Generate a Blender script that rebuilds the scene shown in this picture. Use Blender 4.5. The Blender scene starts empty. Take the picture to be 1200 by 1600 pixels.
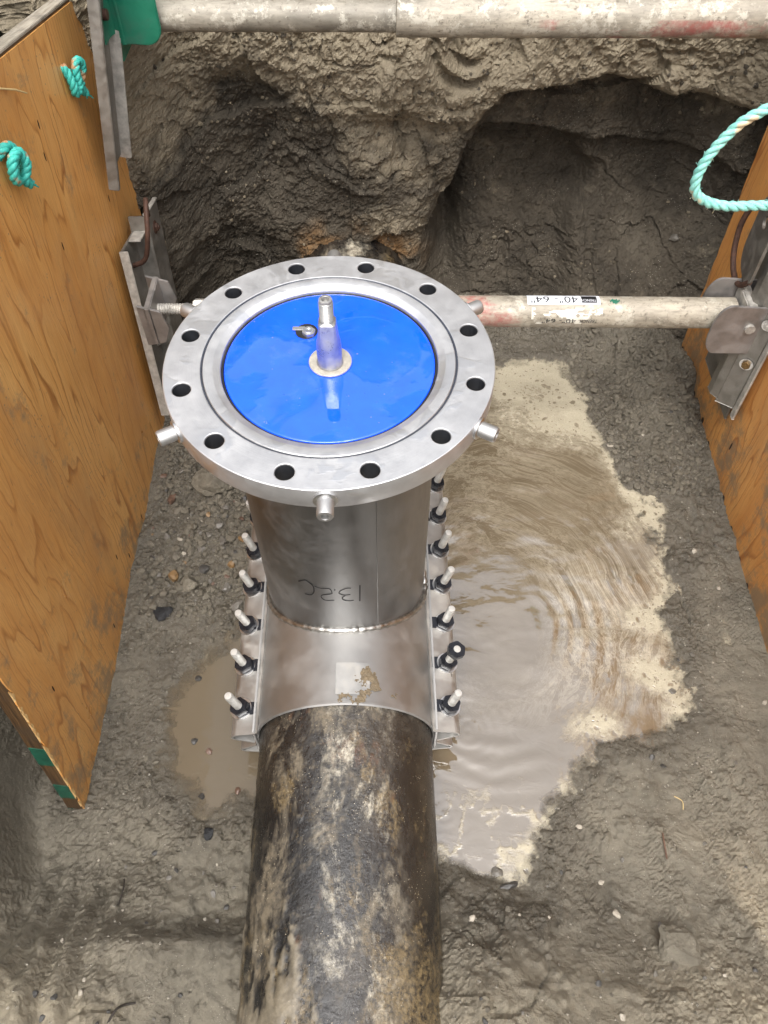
import bpy, bmesh, math, random
import numpy as np
from mathutils import Vector, Matrix

sc = bpy.context.scene
col = sc.collection
R = math.radians
PI = math.pi

# ------------------------------------------------------------------ camera
cam_d = bpy.data.cameras.new('camera')
cam = bpy.data.objects.new('camera', cam_d); col.objects.link(cam)
sc.camera = cam
pitch, roll, yaw = 0.951, -0.002, -0.014
fw = Vector((math.sin(yaw)*math.cos(pitch), math.cos(yaw)*math.cos(pitch), -math.sin(pitch)))
rt = Vector((math.cos(yaw), -math.sin(yaw), 0)); up = rt.cross(fw)
r2 = math.cos(roll)*rt + math.sin(roll)*up; u2 = -math.sin(roll)*rt + math.cos(roll)*up
M = Matrix.Identity(4)
for i in range(3):
    M[i][0] = r2[i]; M[i][1] = u2[i]; M[i][2] = -fw[i]
M[0][3], M[1][3], M[2][3] = 0.091, -0.849, 0.807
cam.matrix_world = M
cam_d.sensor_fit = 'VERTICAL'; cam_d.sensor_height = 32.0
cam_d.lens = 32.0*1233/1600
cam_d.clip_start = 0.02; cam_d.clip_end = 500

# ------------------------------------------------------------------ sky, sun, exposure
world = bpy.data.worlds.new('World'); sc.world = world; world.use_nodes = True
wn = world.node_tree; wn.nodes.clear()
SUN_EL, SUN_AZ = 64, 185          # degrees; azimuth clockwise from +y
sky = wn.nodes.new('ShaderNodeTexSky'); sky.sky_type = 'NISHITA'; sky.sun_disc = False
sky.sun_elevation = R(SUN_EL); sky.sun_rotation = R(SUN_AZ)
sky.air_density = 1.0; sky.dust_density = 6.0; sky.ozone_density = 1.0
hs = wn.nodes.new('ShaderNodeHueSaturation'); hs.inputs['Saturation'].default_value = 0.26
bg = wn.nodes.new('ShaderNodeBackground'); bg.inputs['Strength'].default_value = 0.15
wo = wn.nodes.new('ShaderNodeOutputWorld')
wn.links.new(sky.outputs[0], hs.inputs['Color']); wn.links.new(hs.outputs[0], bg.inputs['Color'])
wn.links.new(bg.outputs[0], wo.inputs['Surface'])
sun_d = bpy.data.lights.new('sun', 'SUN'); sun_d.energy = 0.65; sun_d.angle = R(35); sun_d.color = (1, .98, .95)
sun = bpy.data.objects.new('sun', sun_d); col.objects.link(sun)
sd_ = Vector((math.sin(R(SUN_AZ))*math.cos(R(SUN_EL)), math.cos(R(SUN_AZ))*math.cos(R(SUN_EL)), math.sin(R(SUN_EL))))
sun.rotation_euler = sd_.to_track_quat('Z', 'Y').to_euler(); sun.location = sd_*10
vs = sc.view_settings
sc.display_settings.display_device = 'sRGB'
vs.view_transform = 'Standard'; vs.look = 'None'; vs.gamma = 1; vs.use_curve_mapping = False
vs.exposure = 1.2
sc.cycles.use_denoising = True
sc.cycles.max_bounces = 8

# ------------------------------------------------------------------ numpy noise
def _h(ix, iy, iz, seed):
    n = (ix.astype(np.int64)*374761393 + iy.astype(np.int64)*668265263 + iz.astype(np.int64)*2147483647 + seed*974634777) & 0xFFFFFFFF
    n = ((n ^ (n >> 13))*1274126177) & 0xFFFFFFFF
    n = ((n ^ (n >> 16))*2246822519) & 0xFFFFFFFF
    return ((n ^ (n >> 15)) & 0xFFFFFF)/16777215.0
def vn(x, y, z=None, seed=0):
    if z is None: z = np.zeros_like(x)
    x0, y0, z0 = np.floor(x), np.floor(y), np.floor(z)
    fx, fy, fz = x-x0, y-y0, z-z0
    fx = fx*fx*fx*(fx*(fx*6-15)+10); fy = fy*fy*fy*(fy*(fy*6-15)+10); fz = fz*fz*fz*(fz*(fz*6-15)+10)
    r = 0
    for dx in (0, 1):
        wx = fx if dx else 1-fx
        for dy in (0, 1):
            wy = fy if dy else 1-fy
            for dz in (0, 1):
                wz = fz if dz else 1-fz
                r = r + wx*wy*wz*_h(x0+dx, y0+dy, z0+dz, seed)
    return r*2-1
def fbm(x, y, z=None, oct=4, seed=0, gain=.5, ridged=False):
    if z is None: z = np.zeros_like(x)
    a, s, t = 1.0, 0, 0
    for o in range(oct):
        v = vn(x*2**o+o*17.3, y*2**o-o*9.1, z*2**o+o*3.7, seed+o)
        if ridged: v = 1-2*np.abs(v)
        s = s+a*v; t += a; a *= gain
    return s/t
def worley(x, y, seed=0):
    x0, y0 = np.floor(x), np.floor(y)
    f1 = np.full_like(x, 9.0); f2 = np.full_like(x, 9.0); idv = np.zeros_like(x)
    zz = np.zeros_like(x)
    for dx in (-1, 0, 1):
        for dy in (-1, 0, 1):
            cx, cy = x0+dx, y0+dy
            px = cx+_h(cx, cy, zz, seed+11); py = cy+_h(cx, cy, zz, seed+23)
            d = np.hypot(px-x, py-y); k = _h(cx, cy, zz, seed+37)
            c = d < f1
            f2 = np.where(c, f1, np.minimum(f2, d)); idv = np.where(c, k, idv); f1 = np.where(c, d, f1)
    return f1, f2, idv
def facets(x, y, seed=0, tilt=.9, warp=.35):
    x = x+warp*vn(x*1.3, y*1.3, seed=seed+301)+warp*.4*vn(x*4, y*4, seed=seed+302); y = y+warp*vn(x*1.3+5, y*1.3, seed=seed+303)+warp*.4*vn(x*4+5, y*4, seed=seed+304)
    x0, y0 = np.floor(x), np.floor(y); f1 = np.full_like(x, 9.0); out = np.zeros_like(x); zz = np.zeros_like(x)
    for dx in (-1, 0, 1):
        for dy in (-1, 0, 1):
            cx, cy = x0+dx, y0+dy
            ox = x-cx-_h(cx, cy, zz, seed+11); oy = y-cy-_h(cx, cy, zz, seed+23); d = ox*ox+oy*oy
            v = _h(cx, cy, zz, seed+37)-.5+tilt*((_h(cx, cy, zz, seed+41)-.5)*ox+(_h(cx, cy, zz, seed+43)-.5)*oy)*2
            c = d < f1; out = np.where(c, v, out); f1 = np.where(c, d, f1)
    return out
def ss(a, b, x):
    t = np.clip((x-a)/(b-a), 0, 1); return t*t*(3-2*t)
def gauss(x, y, cx, cy, sx, sy): return np.exp(-((x-cx)/sx)**2-((y-cy)/sy)**2)
def poly_sd(x, y, P):
    P = np.array(P); d = np.full_like(x, 1e9); ins = np.zeros(x.shape, bool)
    for i in range(len(P)):
        a, b = P[i], P[(i+1) % len(P)]; e = b-a; wx, wy = x-a[0], y-a[1]
        t = np.clip((wx*e[0]+wy*e[1])/(e@e), 0, 1)
        d = np.minimum(d, np.hypot(wx-e[0]*t, wy-e[1]*t))
        c = ((a[1] <= y) & (b[1] > y)) | ((b[1] <= y) & (a[1] > y))
        with np.errstate(divide='ignore', invalid='ignore'):
            xx = a[0]+(y-a[1])*e[0]/(e[1] if e[1] else 1e-9)
        ins ^= c & (x < xx)
    return np.where(ins, -d, d)

# ------------------------------------------------------------------ material helpers
class G:
    def __init__(s, name):
        s.m = bpy.data.materials.new(name); s.m.use_nodes = True; s.t = s.m.node_tree; s.t.nodes.clear()
        s.out = s.t.nodes.new('ShaderNodeOutputMaterial'); s.b = s.t.nodes.new('ShaderNodeBsdfPrincipled')
        s.t.links.new(s.b.outputs[0], s.out.inputs[0]); s.tc = s.t.nodes.new('ShaderNodeTexCoord')
        s.obj = s.tc.outputs['Object']
    def put(s, sock, v):
        if isinstance(v, bpy.types.NodeSocket): s.t.links.new(v, sock)
        else:
            if isinstance(v, (tuple, list)) and len(v) == 3 and sock.type == 'RGBA': v = (*v, 1)
            sock.default_value = v
    def n(s, typ, ins={}, **p):
        nd = s.t.nodes.new('ShaderNode'+typ)
        for k, v in p.items(): setattr(nd, k, v)
        for k, v in ins.items(): s.put(nd.inputs[k], v)
        return nd
    def mp(s, scale=(1, 1, 1), vec=None, rot=(0, 0, 0), loc=(0, 0, 0)):
        return s.n('Mapping', {'Vector': vec or s.obj, 'Scale': scale, 'Rotation': rot, 'Location': loc}).outputs[0]
    def noise(s, scale, detail=4, rough=.55, vec=None, dist=0):
        return s.n('TexNoise', {'Vector': vec or s.obj, 'Scale': scale, 'Detail': detail, 'Roughness': rough, 'Distortion': dist}).outputs[0]
    def vor(s, scale, vec=None, feature='F1', rnd=1):
        return s.n('TexVoronoi', {'Vector': vec or s.obj, 'Scale': scale, 'Randomness': rnd}, feature=feature).outputs[0]
    def ramp(s, f, *st):
        nd = s.n('ValToRGB', {0: f}); e = nd.color_ramp.elements
        while len(e) < len(st): e.new(.5)
        for i, (p, c) in enumerate(st):
            e[i].position = p
            if not isinstance(c, (tuple, list)): c = (c, c, c)
            e[i].color = (*c[:3], 1)
        return nd.outputs[0]
    def mix(s, f, a, b):
        nd = s.n('Mix', {}, data_type='RGBA')
        s.put(nd.inputs[0], f); s.put(nd.inputs[6], a); s.put(nd.inputs[7], b); return nd.outputs[2]
    def ma(s, op, a, b=0.0, clamp=False):
        nd = s.n('Math', {0: a, 1: b}, operation=op); nd.use_clamp = clamp; return nd.outputs[0]
    def attr(s, name):
        return s.n('Attribute', attribute_name=name).outputs['Fac']
    def bump(s, h, strength=.5, dist=.002, nrm=None):
        d = {'Height': h, 'Strength': strength, 'Distance': dist}
        if nrm is not None: d['Normal'] = nrm
        return s.n('Bump', d).outputs[0]
    def sep(s, vec=None):
        return s.n('SeparateXYZ', {0: vec or s.obj}).outputs
    def done(s, color=None, rough=None, metal=None, normal=None, **k):
        for nm, v in (('Base Color', color), ('Roughness', rough), ('Metallic', metal), ('Normal', normal)):
            if v is not None: s.put(s.b.inputs[nm], v)
        for kk, v in k.items(): s.put(s.b.inputs[kk.replace('_', ' ')], v)
        return s.m

def m_mud():
    g = G('mud')
    wet = g.attr('wet'); dry = g.attr('dry')
    n1 = g.noise(9, 6, .6); n2 = g.noise(55, 5, .65); n3 = g.noise(260, 3, .6)
    c = g.ramp(n1, (.32, (.120, .106, .080)), (.5, (.168, .149, .113)), (.68, (.212, .188, .143)))
    c = g.mix(g.ramp(n2, (.4, 0), (.75, .55)), c, (.245, .217, .165))
    c = g.mix(g.ma('MULTIPLY', dry, g.ramp(n2, (.3, .35), (.62, 1))), c, (.40, .345, .25))
    c = g.mix(g.ma('MULTIPLY', wet, .62), c, (.070, .060, .046))
    sp = g.vor(210); spm = g.ramp(sp, (.10, 1), (.16, 0))
    spn = g.ramp(g.noise(30, 3), (.47, 0), (.58, 1))
    c = g.mix(g.ma('MULTIPLY', spm, spn), c, (.45, .41, .34))
    ro = g.ma('ADD', g.ma('MULTIPLY', wet, -.28), g.ramp(n2, (.3, .52), (.7, .78)))
    ro = g.ma('MAXIMUM', g.ma('ADD', ro, g.ma('MULTIPLY', g.noise(14, 4), -.2)), .14)
    vv = g.n('VectorMath', {0: g.obj, 1: g.n('VectorMath', {0: g.n('TexNoise', {'Vector': g.obj, 'Scale': 40, 'Detail': 2}).outputs['Color'], 1: (.02, .02, .02)}, operation='MULTIPLY').outputs[0]}, operation='ADD').outputs[0]
    gm = g.ramp(g.noise(11, 3, .6), (.42, .15), (.6, 1))
    b = g.bump(g.noise(46, 11, .76), .95, .009)
    b = g.bump(g.ma('MULTIPLY', g.vor(95, vv), gm), .9, .0045, b)
    b = g.bump(g.ma('MULTIPLY', g.noise(330, 4, .75), gm), .7, .0022, b)
    b = g.bump(spm, .25, .001, b)
    return g.done(c, ro, 0, b, Specular_IOR_Level=.5)
def m_wall():
    g = G('excavated_soil')
    dry = g.attr('dry'); org = g.attr('rust')  # dry also carries the painted shade of the wall recess
    n1 = g.noise(7, 6, .62); n2 = g.noise(42, 6, .68); n3 = g.noise(190, 4, .65)
    damp_shade = g.ramp(n1, (.3, (.036, .030, .022)), (.55, (.070, .058, .042)), (.75, (.110, .094, .070)))
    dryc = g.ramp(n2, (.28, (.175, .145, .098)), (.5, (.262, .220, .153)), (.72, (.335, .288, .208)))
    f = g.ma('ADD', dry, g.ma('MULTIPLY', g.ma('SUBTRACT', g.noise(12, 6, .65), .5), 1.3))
    c = g.mix(g.ramp(f, (.3, 0), (.72, 1)), damp_shade, dryc)
    c = g.mix(g.ramp(n2, (.45, 0), (.8, .3)), c, (.19, .165, .125))
    c = g.mix(g.ma('MULTIPLY', org, g.ramp(n2, (.35, .25), (.6, 1))), c, (.36, .19, .065))
    sp = g.vor(170); spm = g.ramp(sp, (.12, 1), (.2, 0))
    c = g.mix(g.ma('MULTIPLY', spm, g.ramp(g.noise(16, 3), (.5, 0), (.64, .9))), c, (.50, .46, .38))
    vv = g.n('VectorMath', {0: g.obj, 1: g.n('VectorMath', {0: g.n('TexNoise', {'Vector': g.obj, 'Scale': 30, 'Detail': 2}).outputs['Color'], 1: (.03, .03, .03)}, operation='MULTIPLY').outputs[0]}, operation='ADD').outputs[0]
    b = g.bump(g.noise(38, 12, .78), .9, .009)
    b = g.bump(g.vor(120, vv), .6, .0040, b)
    b = g.bump(g.noise(300, 4, .75), .7, .0025, b); b = g.bump(spm, .35, .0014, b)
    return g.done(c, g.ramp(n2, (.3, .62), (.7, .9)), 0, b, Specular_IOR_Level=.35)
def m_water():
    g = G('muddy_water')
    fo = g.attr('foam'); st = g.attr('streak')
    fl = g.n('CombineXYZ', {0: g.attr('flow_r'), 1: g.attr('flow_t'), 2: 0.0}).outputs[0]
    n2 = g.noise(60, 8, .72); n3 = g.noise(260, 4, .7)
    c = g.ramp(g.noise(5, 6, .6), (.3, (.125, .096, .060)), (.7, (.160, .126, .082)))
    # scum drawn into long threads by the turning water
    thr = g.noise(1, 6, .68, fl, .5); thr2 = g.noise(2.3, 6, .7, fl, .6)
    lines = g.ma('MAXIMUM', g.ramp(g.ma('ABSOLUTE', g.ma('SUBTRACT', thr, .5)), (.0, 1), (.035, 0)), g.ma('MULTIPLY', g.ramp(g.ma('ABSOLUTE', g.ma('SUBTRACT', thr2, .5)), (.0, 1), (.03, 0)), .7))
    sm = g.ma('MULTIPLY', g.ma('ADD', g.ma('MULTIPLY', lines, .75), g.ramp(g.ma('ADD', thr, g.ma('MULTIPLY', g.ma('SUBTRACT', n2, .5), .3)), (.50, 0), (.66, .75))), st)
    c = g.mix(g.ma('MULTIPLY', sm, 1.0, True), c, (.40, .35, .26))
    f = g.ma('ADD', fo, g.ma('ADD', g.ma('MULTIPLY', g.ma('SUBTRACT', n2, .5), 1.0), g.ma('MULTIPLY', g.ma('SUBTRACT', thr2, .5), .7)))
    wv = g.n('VectorMath', {0: g.mp((1, 1, 0)), 1: g.n('VectorMath', {0: g.n('TexNoise', {'Vector': g.obj, 'Scale': 28, 'Detail': 3}).outputs['Color'], 1: (.03, .03, 0)}, operation='MULTIPLY').outputs[0]}, operation='ADD').outputs[0]
    hole = g.ramp(g.vor(34, wv), (.15, 0), (.25, 1)); hole2 = g.ramp(g.vor(85, wv), (.13, 0), (.24, 1))
    keep = g.ma('MULTIPLY', g.ramp(hole, (0, .12), (1, 1)), g.ramp(hole2, (0, .2), (1, 1)))
    fm = g.ma('MULTIPLY', g.ramp(f, (.30, 0), (.48, .28), (.66, .62), (.95, .95)), keep)
    c = g.mix(fm, c, g.ramp(n3, (.3, (.34, .300, .220)), (.7, (.49, .445, .335))))
    ro = g.ma('ADD', g.ma('ADD', g.ma('MULTIPLY', fm, .4), .03), g.ma('MULTIPLY', g.attr('leftp'), .05))
    c = g.mix(g.ma('MULTIPLY', g.attr('leftp'), .7), c, (.105, .086, .060))
    b = g.bump(g.ma('ADD', g.ma('MULTIPLY', fm, .5), g.ma('MULTIPLY', fm, n3)), .45, .0016)
    b = g.bump(sm, .2, .0008, b)
    b = g.bump(g.noise(24, 2, .5, g.mp((1, 1.6, 1)), .8), .09, .006, b)
    dp = g.attr('depth')
    al = g.ramp(g.ma('ADD', g.ma('MULTIPLY', dp, 90.0), g.ma('ADD', g.ma('MULTIPLY', g.ma('SUBTRACT', n2, .5), .9), g.ma('MULTIPLY', fm, .2))), (.0, 0), (.75, 1))
    ior = g.ma('MAXIMUM', g.ma('SUBTRACT', g.ma('SUBTRACT', 2.7, g.ma('MULTIPLY', fm, 1.35)), g.ma('MULTIPLY', g.attr('leftp'), 1.25)), 1.3)
    return g.done(c, ro, 0, b, IOR=ior, Alpha=al)
def m_metal(name, c0, c1, r0, r1, sc_=30, stretch=(1, 1, 1), bump=.08, spots=0, dirt=None, metal=1.0):
    g = G(name); v = g.mp(stretch)
    n1 = g.noise(sc_, 5, .6, v); n2 = g.noise(sc_*6, 4, .6, v)
    c = g.ramp(n1, (.35, c0), (.65, c1))
    ro = g.ramp(g.ma('ADD', g.ma('MULTIPLY', n1, .6), g.ma('MULTIPLY', n2, .4)), (.35, r0), (.65, r1))
    me = metal
    if dirt:
        d = g.ramp(g.noise(sc_*.5, 7, .7), (.5, 0), (.68, dirt[1]))
        c = g.mix(d, c, dirt[0]); me = g.ma('MULTIPLY', g.ma('SUBTRACT', 1.0, d), metal); ro = g.ma('ADD', ro, g.ma('MULTIPLY', d, .3))
    if spots:
        w = g.ramp(g.noise(sc_*.9, 3, .5, None, .6), (.56, 0), (.62, 1))
        xx, yy, zz_ = g.sep(); rad = g.ma('SQRT', g.ma('ADD', g.ma('MULTIPLY', xx, xx), g.ma('MULTIPLY', yy, yy)))
        ring = g.n('TexNoise', {'W': g.ma('MULTIPLY', rad, 900.0), 'Scale': 1, 'Detail': 3}, noise_dimensions='1D').outputs[0]
        ro = g.ma('ADD', ro, g.ma('MULTIPLY', g.ma('SUBTRACT', ring, .5), .18)); c = g.mix(g.ma('MULTIPLY', ring, .16), c, (.30, .30, .31))
        n2 = g.ma('ADD', n2, ring)
        ro = g.mix(w, ro, (.30, .30, .30)); c = g.mix(g.ma('MULTIPLY', w, .2), c, (.85, .86, .88))
        b = g.bump(w, .18, .0010); b = g.bump(n2, bump, .001, b)
    else: b = g.bump(n2, bump, .001)
    return g.done(c, ro, me, b)
def m_blue():
    g = G('blue_gloss_paint')
    w = g.ramp(g.noise(8, 3, .5, None, 1.0), (.46, 0), (.50, 1))
    dr = g.ramp(g.vor(85), (.10, 1), (.15, 0)); dm = g.ramp(g.noise(8, 2), (.5, 0), (.6, 1))
    c = g.ramp(g.noise(30, 4), (.3, (.003, .082, .92)), (.7, (.004, .100, .98)))
    sp = g.ma('MULTIPLY', g.ramp(g.vor(60, g.mp((1, 1, 1), loc=(3, 3, 0))), (.05, .8), (.09, 0)), g.ramp(g.noise(7, 3, .6, g.mp((1, 1, 1), loc=(7, 1, 0))), (.48, 0), (.60, 1)))
    c = g.mix(sp, c, (.20, .17, .13)); c = g.mix(g.ramp(g.noise(14, 7, .7), (.55, 0), (.75, .22)), c, (.16, .22, .42))
    ro = g.mix(w, g.ramp(g.noise(40, 6, .7), (.3, .12), (.7, .26)), (.03, .03, .03))
    b = g.bump(w, .22, .0015); b = g.bump(g.ma('MULTIPLY', dr, dm), .5, .0012, b)
    return g.done(c, ro, 0, b, Coat_Weight=g.ramp(w, (0, .35), (1, 1)), Coat_Roughness=ro, Coat_IOR=1.65, IOR=1.5)
def m_ply(name, base, dark, pale, seed=0, grime=.5, rough=.38):
    g = G(name)
    v0 = g.mp((1, 1, 1), loc=(seed, seed*.7, seed*.3))
    nw = g.n('TexNoise', {'Vector': v0, 'Scale': 7, 'Detail': 4, 'Roughness': .6}).outputs['Color']
    warp = g.n('VectorMath', {0: v0, 1: g.n('VectorMath', {0: nw, 1: (0, .035, .06)}, operation='MULTIPLY').outputs[0]}, operation='ADD').outputs[0]
    fig = g.noise(1, 2, .45, g.mp((1, 6.5, 1.05), warp))           # slow figure: its contours are the growth rings
    fr = g.ma('FRACT', g.ma('MULTIPLY', fig, 17.0))
    fine = g.noise(1, 4, .7, g.mp((40, 330, 10), warp)); pore = g.noise(1, 2, .5, g.mp((30, 190, 22), v0))
    big = g.noise(1, 4, .6, g.mp((2, 4, 1.3), warp)); brk = g.noise(1, 4, .65, g.mp((3, 20, 5), v0))
    c = g.mix(g.ramp(fr, (0, 0), (.7, .45), (.93, .8), (1, 0)), pale, base)
    ringm = g.ma('MULTIPLY', g.ramp(fr, (.80, 0), (.93, 1), (1, .0)), g.ramp(brk, (.36, .1), (.56, 1)))
    c = g.mix(ringm, c, dark)
    c = g.mix(g.ramp(big, (.36, 0), (.68, .6)), c, base)
    c = g.mix(g.ramp(fine, (.30, .45), (.55, 0)), c, dark)
    c = g.mix(g.ma('MULTIPLY', g.ramp(pore, (.26, 1), (.33, 0)), .55), c, tuple(k*.35 for k in dark))
    st = g.ramp(g.noise(4.5, 8, .72, g.mp((1, 1, .6), v0)), (.52, 0), (.74, grime))
    c = g.mix(st, c, (.20, .15, .10))
    blot = g.ramp(g.noise(3.2, 7, .66, g.mp((1, 1.5, .8), v0), .8), (.40, 0), (.62, 1))
    c = g.mix(g.ma('MULTIPLY', blot, .42), c, tuple(k*m_ for k, m_ in zip(base, (.72, .62, .55))))
    vz = g.sep()[2]; low = g.ramp(g.ma('MULTIPLY', vz, -1.0), (.45, 0), (.92, 1))
    mudm = g.ramp(g.ma('ADD', g.noise(9, 10, .78, v0), g.ma('MULTIPLY', low, .16)), (.57, 0), (.68, .75))
    spl = g.ma('MULTIPLY', g.ramp(g.vor(75, v0), (.10, .8), (.16, 0)), g.ramp(g.noise(6, 3, .5, v0), (.48, 0), (.62, 1)))
    c = g.mix(g.ma('MAXIMUM', mudm, spl), c, (.21, .165, .11))
    b = g.bump(fine, .35, .0010); b = g.bump(fr, .12, .001, b); b = g.bump(brk, .25, .002, b)
    ro = g.ramp(g.noise(5, 5, .6, v0), (.3, rough), (.7, rough+.25))
    return g.done(c, ro, 0, b)
def m_plyedge():
    g = G('plywood_edge'); n = g.noise(1, 4, .6, g.mp((330, 20, 14))); n2 = g.noise(16, 5, .65)
    c = g.ramp(n, (.3, (.030, .016, .007)), (.6, (.095, .050, .019)), (.8, (.17, .095, .038)))
    c = g.mix(g.ramp(n2, (.45, 0), (.7, .6)), c, (.05, .038, .026))
    return g.done(c, .55, 0, g.bump(n, .6, .002))
def m_topedge():
    g = G('weathered_ply_edge'); n = g.noise(1, 4, .6, g.mp((200, 14, 20))); n2 = g.noise(22, 6, .7)
    c = g.ramp(n, (.3, (.20, .17, .13)), (.7, (.42, .38, .31)))
    return g.done(g.mix(g.ramp(n2, (.5, 0), (.7, .7)), c, (.07, .06, .05)), .75, 0, g.bump(n2, .6, .003))
def m_pipe():
    g = G('old_coated_pipe')
    x, y, z = g.sep()
    def L(a, b, c): return g.mp((1, .6, 1), loc=(a, b, c))
    n1 = g.noise(5.5, 10, .72, L(0, 0, 0), .3); n2 = g.noise(12, 10, .76, L(3, 1, 2), .4); n3 = g.noise(130, 6, .75); n4 = g.noise(6, 10, .75, L(9, 4, 1), .3); n5 = g.noise(45, 8, .75)
    c = g.ramp(n1, (.42, (.007, .007, .0075)), (.54, (.020, .017, .014)), (.66, (.052, .042, .031)))
    c = g.mix(g.ma('MULTIPLY', g.ma('MULTIPLY', g.ramp(n2, (.515, 0), (.61, .85)), g.ramp(x, (.05, 1), (.14, .25))), g.ramp(n5, (.36, .2), (.56, 1))), c, (.185, .150, .100))
    c = g.mix(g.ma('MULTIPLY', g.ramp(n4, (.52, 0), (.60, 1)), g.ramp(n3, (.40, 0), (.58, .9))), c, (.205, .150, .075))
    c = g.mix(g.ma('MULTIPLY', g.ramp(g.noise(7, 8, .72, L(2, 8, 5)), (.62, 0), (.68, 1)), .6), c, (.12, .052, .022))
    side = g.ramp(g.ma('ABSOLUTE', g.ma('SUBTRACT', x, .03)), (.02, 1), (.085, 0))
    st = g.ma('MULTIPLY', g.ramp(g.noise(8, 10, .78, L(5, 2, 7), .3), (.51, 0), (.585, 1)), g.ramp(n5, (.40, 0), (.56, 1)))
    c = g.mix(g.ma('MULTIPLY', g.ma('MULTIPLY', side, st), .85), c, g.ramp(n3, (.35, (.30, .265, .20)), (.62, (.60, .55, .44))))
    ca = g.ma('ADD', g.attr('cake'), g.ma('MULTIPLY', g.ma('SUBTRACT', n5, .5), .7))
    c = g.mix(g.ramp(ca, (.30, 0), (.80, .85)), c, g.ramp(n5, (.3, (.120, .100, .070)), (.5, (.185, .155, .108)), (.7, (.27, .228, .160))))
    spk = g.ramp(g.vor(190), (.09, 1), (.15, 0))
    c = g.mix(g.ma('MULTIPLY', spk, g.ramp(g.noise(24, 3), (.50, 0), (.58, 1))), c, (.52, .45, .33))
    ro = g.ma('ADD', g.ramp(n2, (.46, .20), (.60, .60)), g.ma('MULTIPLY', g.attr('cake'), .2))
    b = g.bump(g.noise(34, 10, .72), .6, .005); b = g.bump(n3, .6, .0018, b); b = g.bump(spk, .4, .001, b)
    return g.done(c, ro, 0, b, IOR=1.7)
def m_plain(name, color, rough=.5, metal=0, var=.25, sc_=40, bump=.3, dist=.001, **k):
    g = G(name); n = g.noise(sc_, 5, .62)
    c = g.ramp(n, (.3, tuple(v*(1-var) for v in color)), (.7, tuple(min(1, v*(1+var)) for v in color)))
    return g.done(c, g.ramp(n, (.3, max(.02, rough-.08)), (.7, min(1, rough+.1))), metal, g.bump(g.noise(sc_*4, 4, .6), bump, dist), **k)
def m_strut(name, red=True, base=(.36, .325, .26)):
    g = G(name); x, y, z = g.sep()
    n1 = g.noise(9, 6, .68, g.mp((.5, 1, 1))); n2 = g.noise(1, 5, .7, g.mp((30, 130, 130))); n3 = g.noise(110, 4, .7)
    c = g.ramp(n1, (.34, tuple(k*.55 for k in base)), (.5, base), (.66, tuple(k*1.35 for k in base)))
    c = g.mix(g.ramp(n2, (.45, 0), (.7, .7)), c, (.16, .14, .11))
    c = g.mix(g.ma('MULTIPLY', g.ramp(g.noise(26, 6, .75), (.53, 0), (.6, 1)), .6), c, (.55, .52, .44))
    c = g.mix(g.ramp(n3, (.56, 0), (.68, .75)), c, (.10, .082, .06))
    if red:
        rm = g.ma('MULTIPLY', g.ramp(g.noise(13, 5, .7, g.mp((.6, 1, 1), loc=(4, 0, 0))), (.50, 0), (.58, 1)), g.attr('red'))
        c = g.mix(g.ma('MULTIPLY', rm, g.ramp(g.noise(60, 6, .75), (.36, .15), (.62, .8))), c, (.34, .085, .075))
    return g.done(c, g.ramp(n1, (.3, .45), (.7, .7)), .12, g.bump(n3, .45, .0012))
def m_rope(name, c0, c1, fleck):
    g = G(name); n = g.noise(90, 4, .7); f = g.noise(30, 2, .5)
    c = g.ramp(n, (.3, c0), (.7, c1)); c = g.mix(g.ramp(f, (.60, 0), (.66, .8)), c, fleck)
    return g.done(c, .55, 0, g.bump(g.noise(1, 3, .6, g.mp((260, 260, 60))), .6, .0012))

MUD = m_mud(); WALL = m_wall(); WATER = m_water()
FLANGE = m_metal('bright_flange_steel', (.56, .56, .565), (.68, .68, .68), .38, .54, 20, bump=.14, spots=1, metal=.85)
STAIN = m_metal('brushed_stainless', (.23, .23, .23), (.31, .31, .31), .36, .50, 14, (1, 1, .25), .05, dirt=((.25, .23, .20), .30))
SHELL = m_metal('satin_stainless', (.46, .455, .445), (.50, .495, .485), .50, .57, 16, bump=.05, dirt=((.36, .32, .25), .12))
LUG = m_metal('lug_steel', (.43, .42, .40), (.54, .53, .51), .50, .66, 22, bump=.06, dirt=((.38, .34, .27), .45))
WELD = m_metal('weld_bead', (.34, .33, .31), (.58, .57, .54), .3, .5, 90, bump=.3)
BLUE = m_blue()
STUD = m_metal('plated_stud', (.42, .41, .385), (.66, .65, .615), .38, .6, 60, bump=.2, metal=.6, dirt=((.20, .17, .13), .7))
BLACKN = m_plain('black_nut', (.016, .017, .022), .30, .3, .3)
WASH = m_metal('washer_steel', (.6, .6, .6), (.78, .78, .78), .25, .4, 60)
CHROME = m_metal('stem_chrome', (.26, .26, .265), (.42, .415, .40), .24, .40, 40, dirt=((.36, .32, .26), .5), metal=.7)
COLLAR = m_plain('collar_plate', (.44, .41, .35), .45, .3, .25, 70)
DARK = m_plain('dark_gap', (.012, .012, .014), .5)
ORING = m_plain('o_ring_rubber', (.035, .04, .055), .35)
PIPE = m_pipe()
PLYL = m_ply('plywood_face_worn', (.70, .335, .088), (.28, .100, .022), (.76, .43, .145), 0, .40, .26)
PLYR = m_ply('plywood_face_orange', (.66, .285, .070), (.28, .088, .018), (.74, .39, .125), 7.3, .32, .40)
PLYE = m_plyedge(); PLYT = m_topedge()
PALEW = m_plain('raw_splinter', (.62, .40, .17), .7, 0, .3, 80)
GREENP = m_plain('dark_green_paint', (.010, .070, .042), .45, 0, .35, 60)
GREENB = m_metal('green_bracket_paint', (.008, .125, .075), (.016, .175, .105), .30, .45, 25, bump=.15, dirt=((.03, .06, .045), .6), metal=0)
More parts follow.
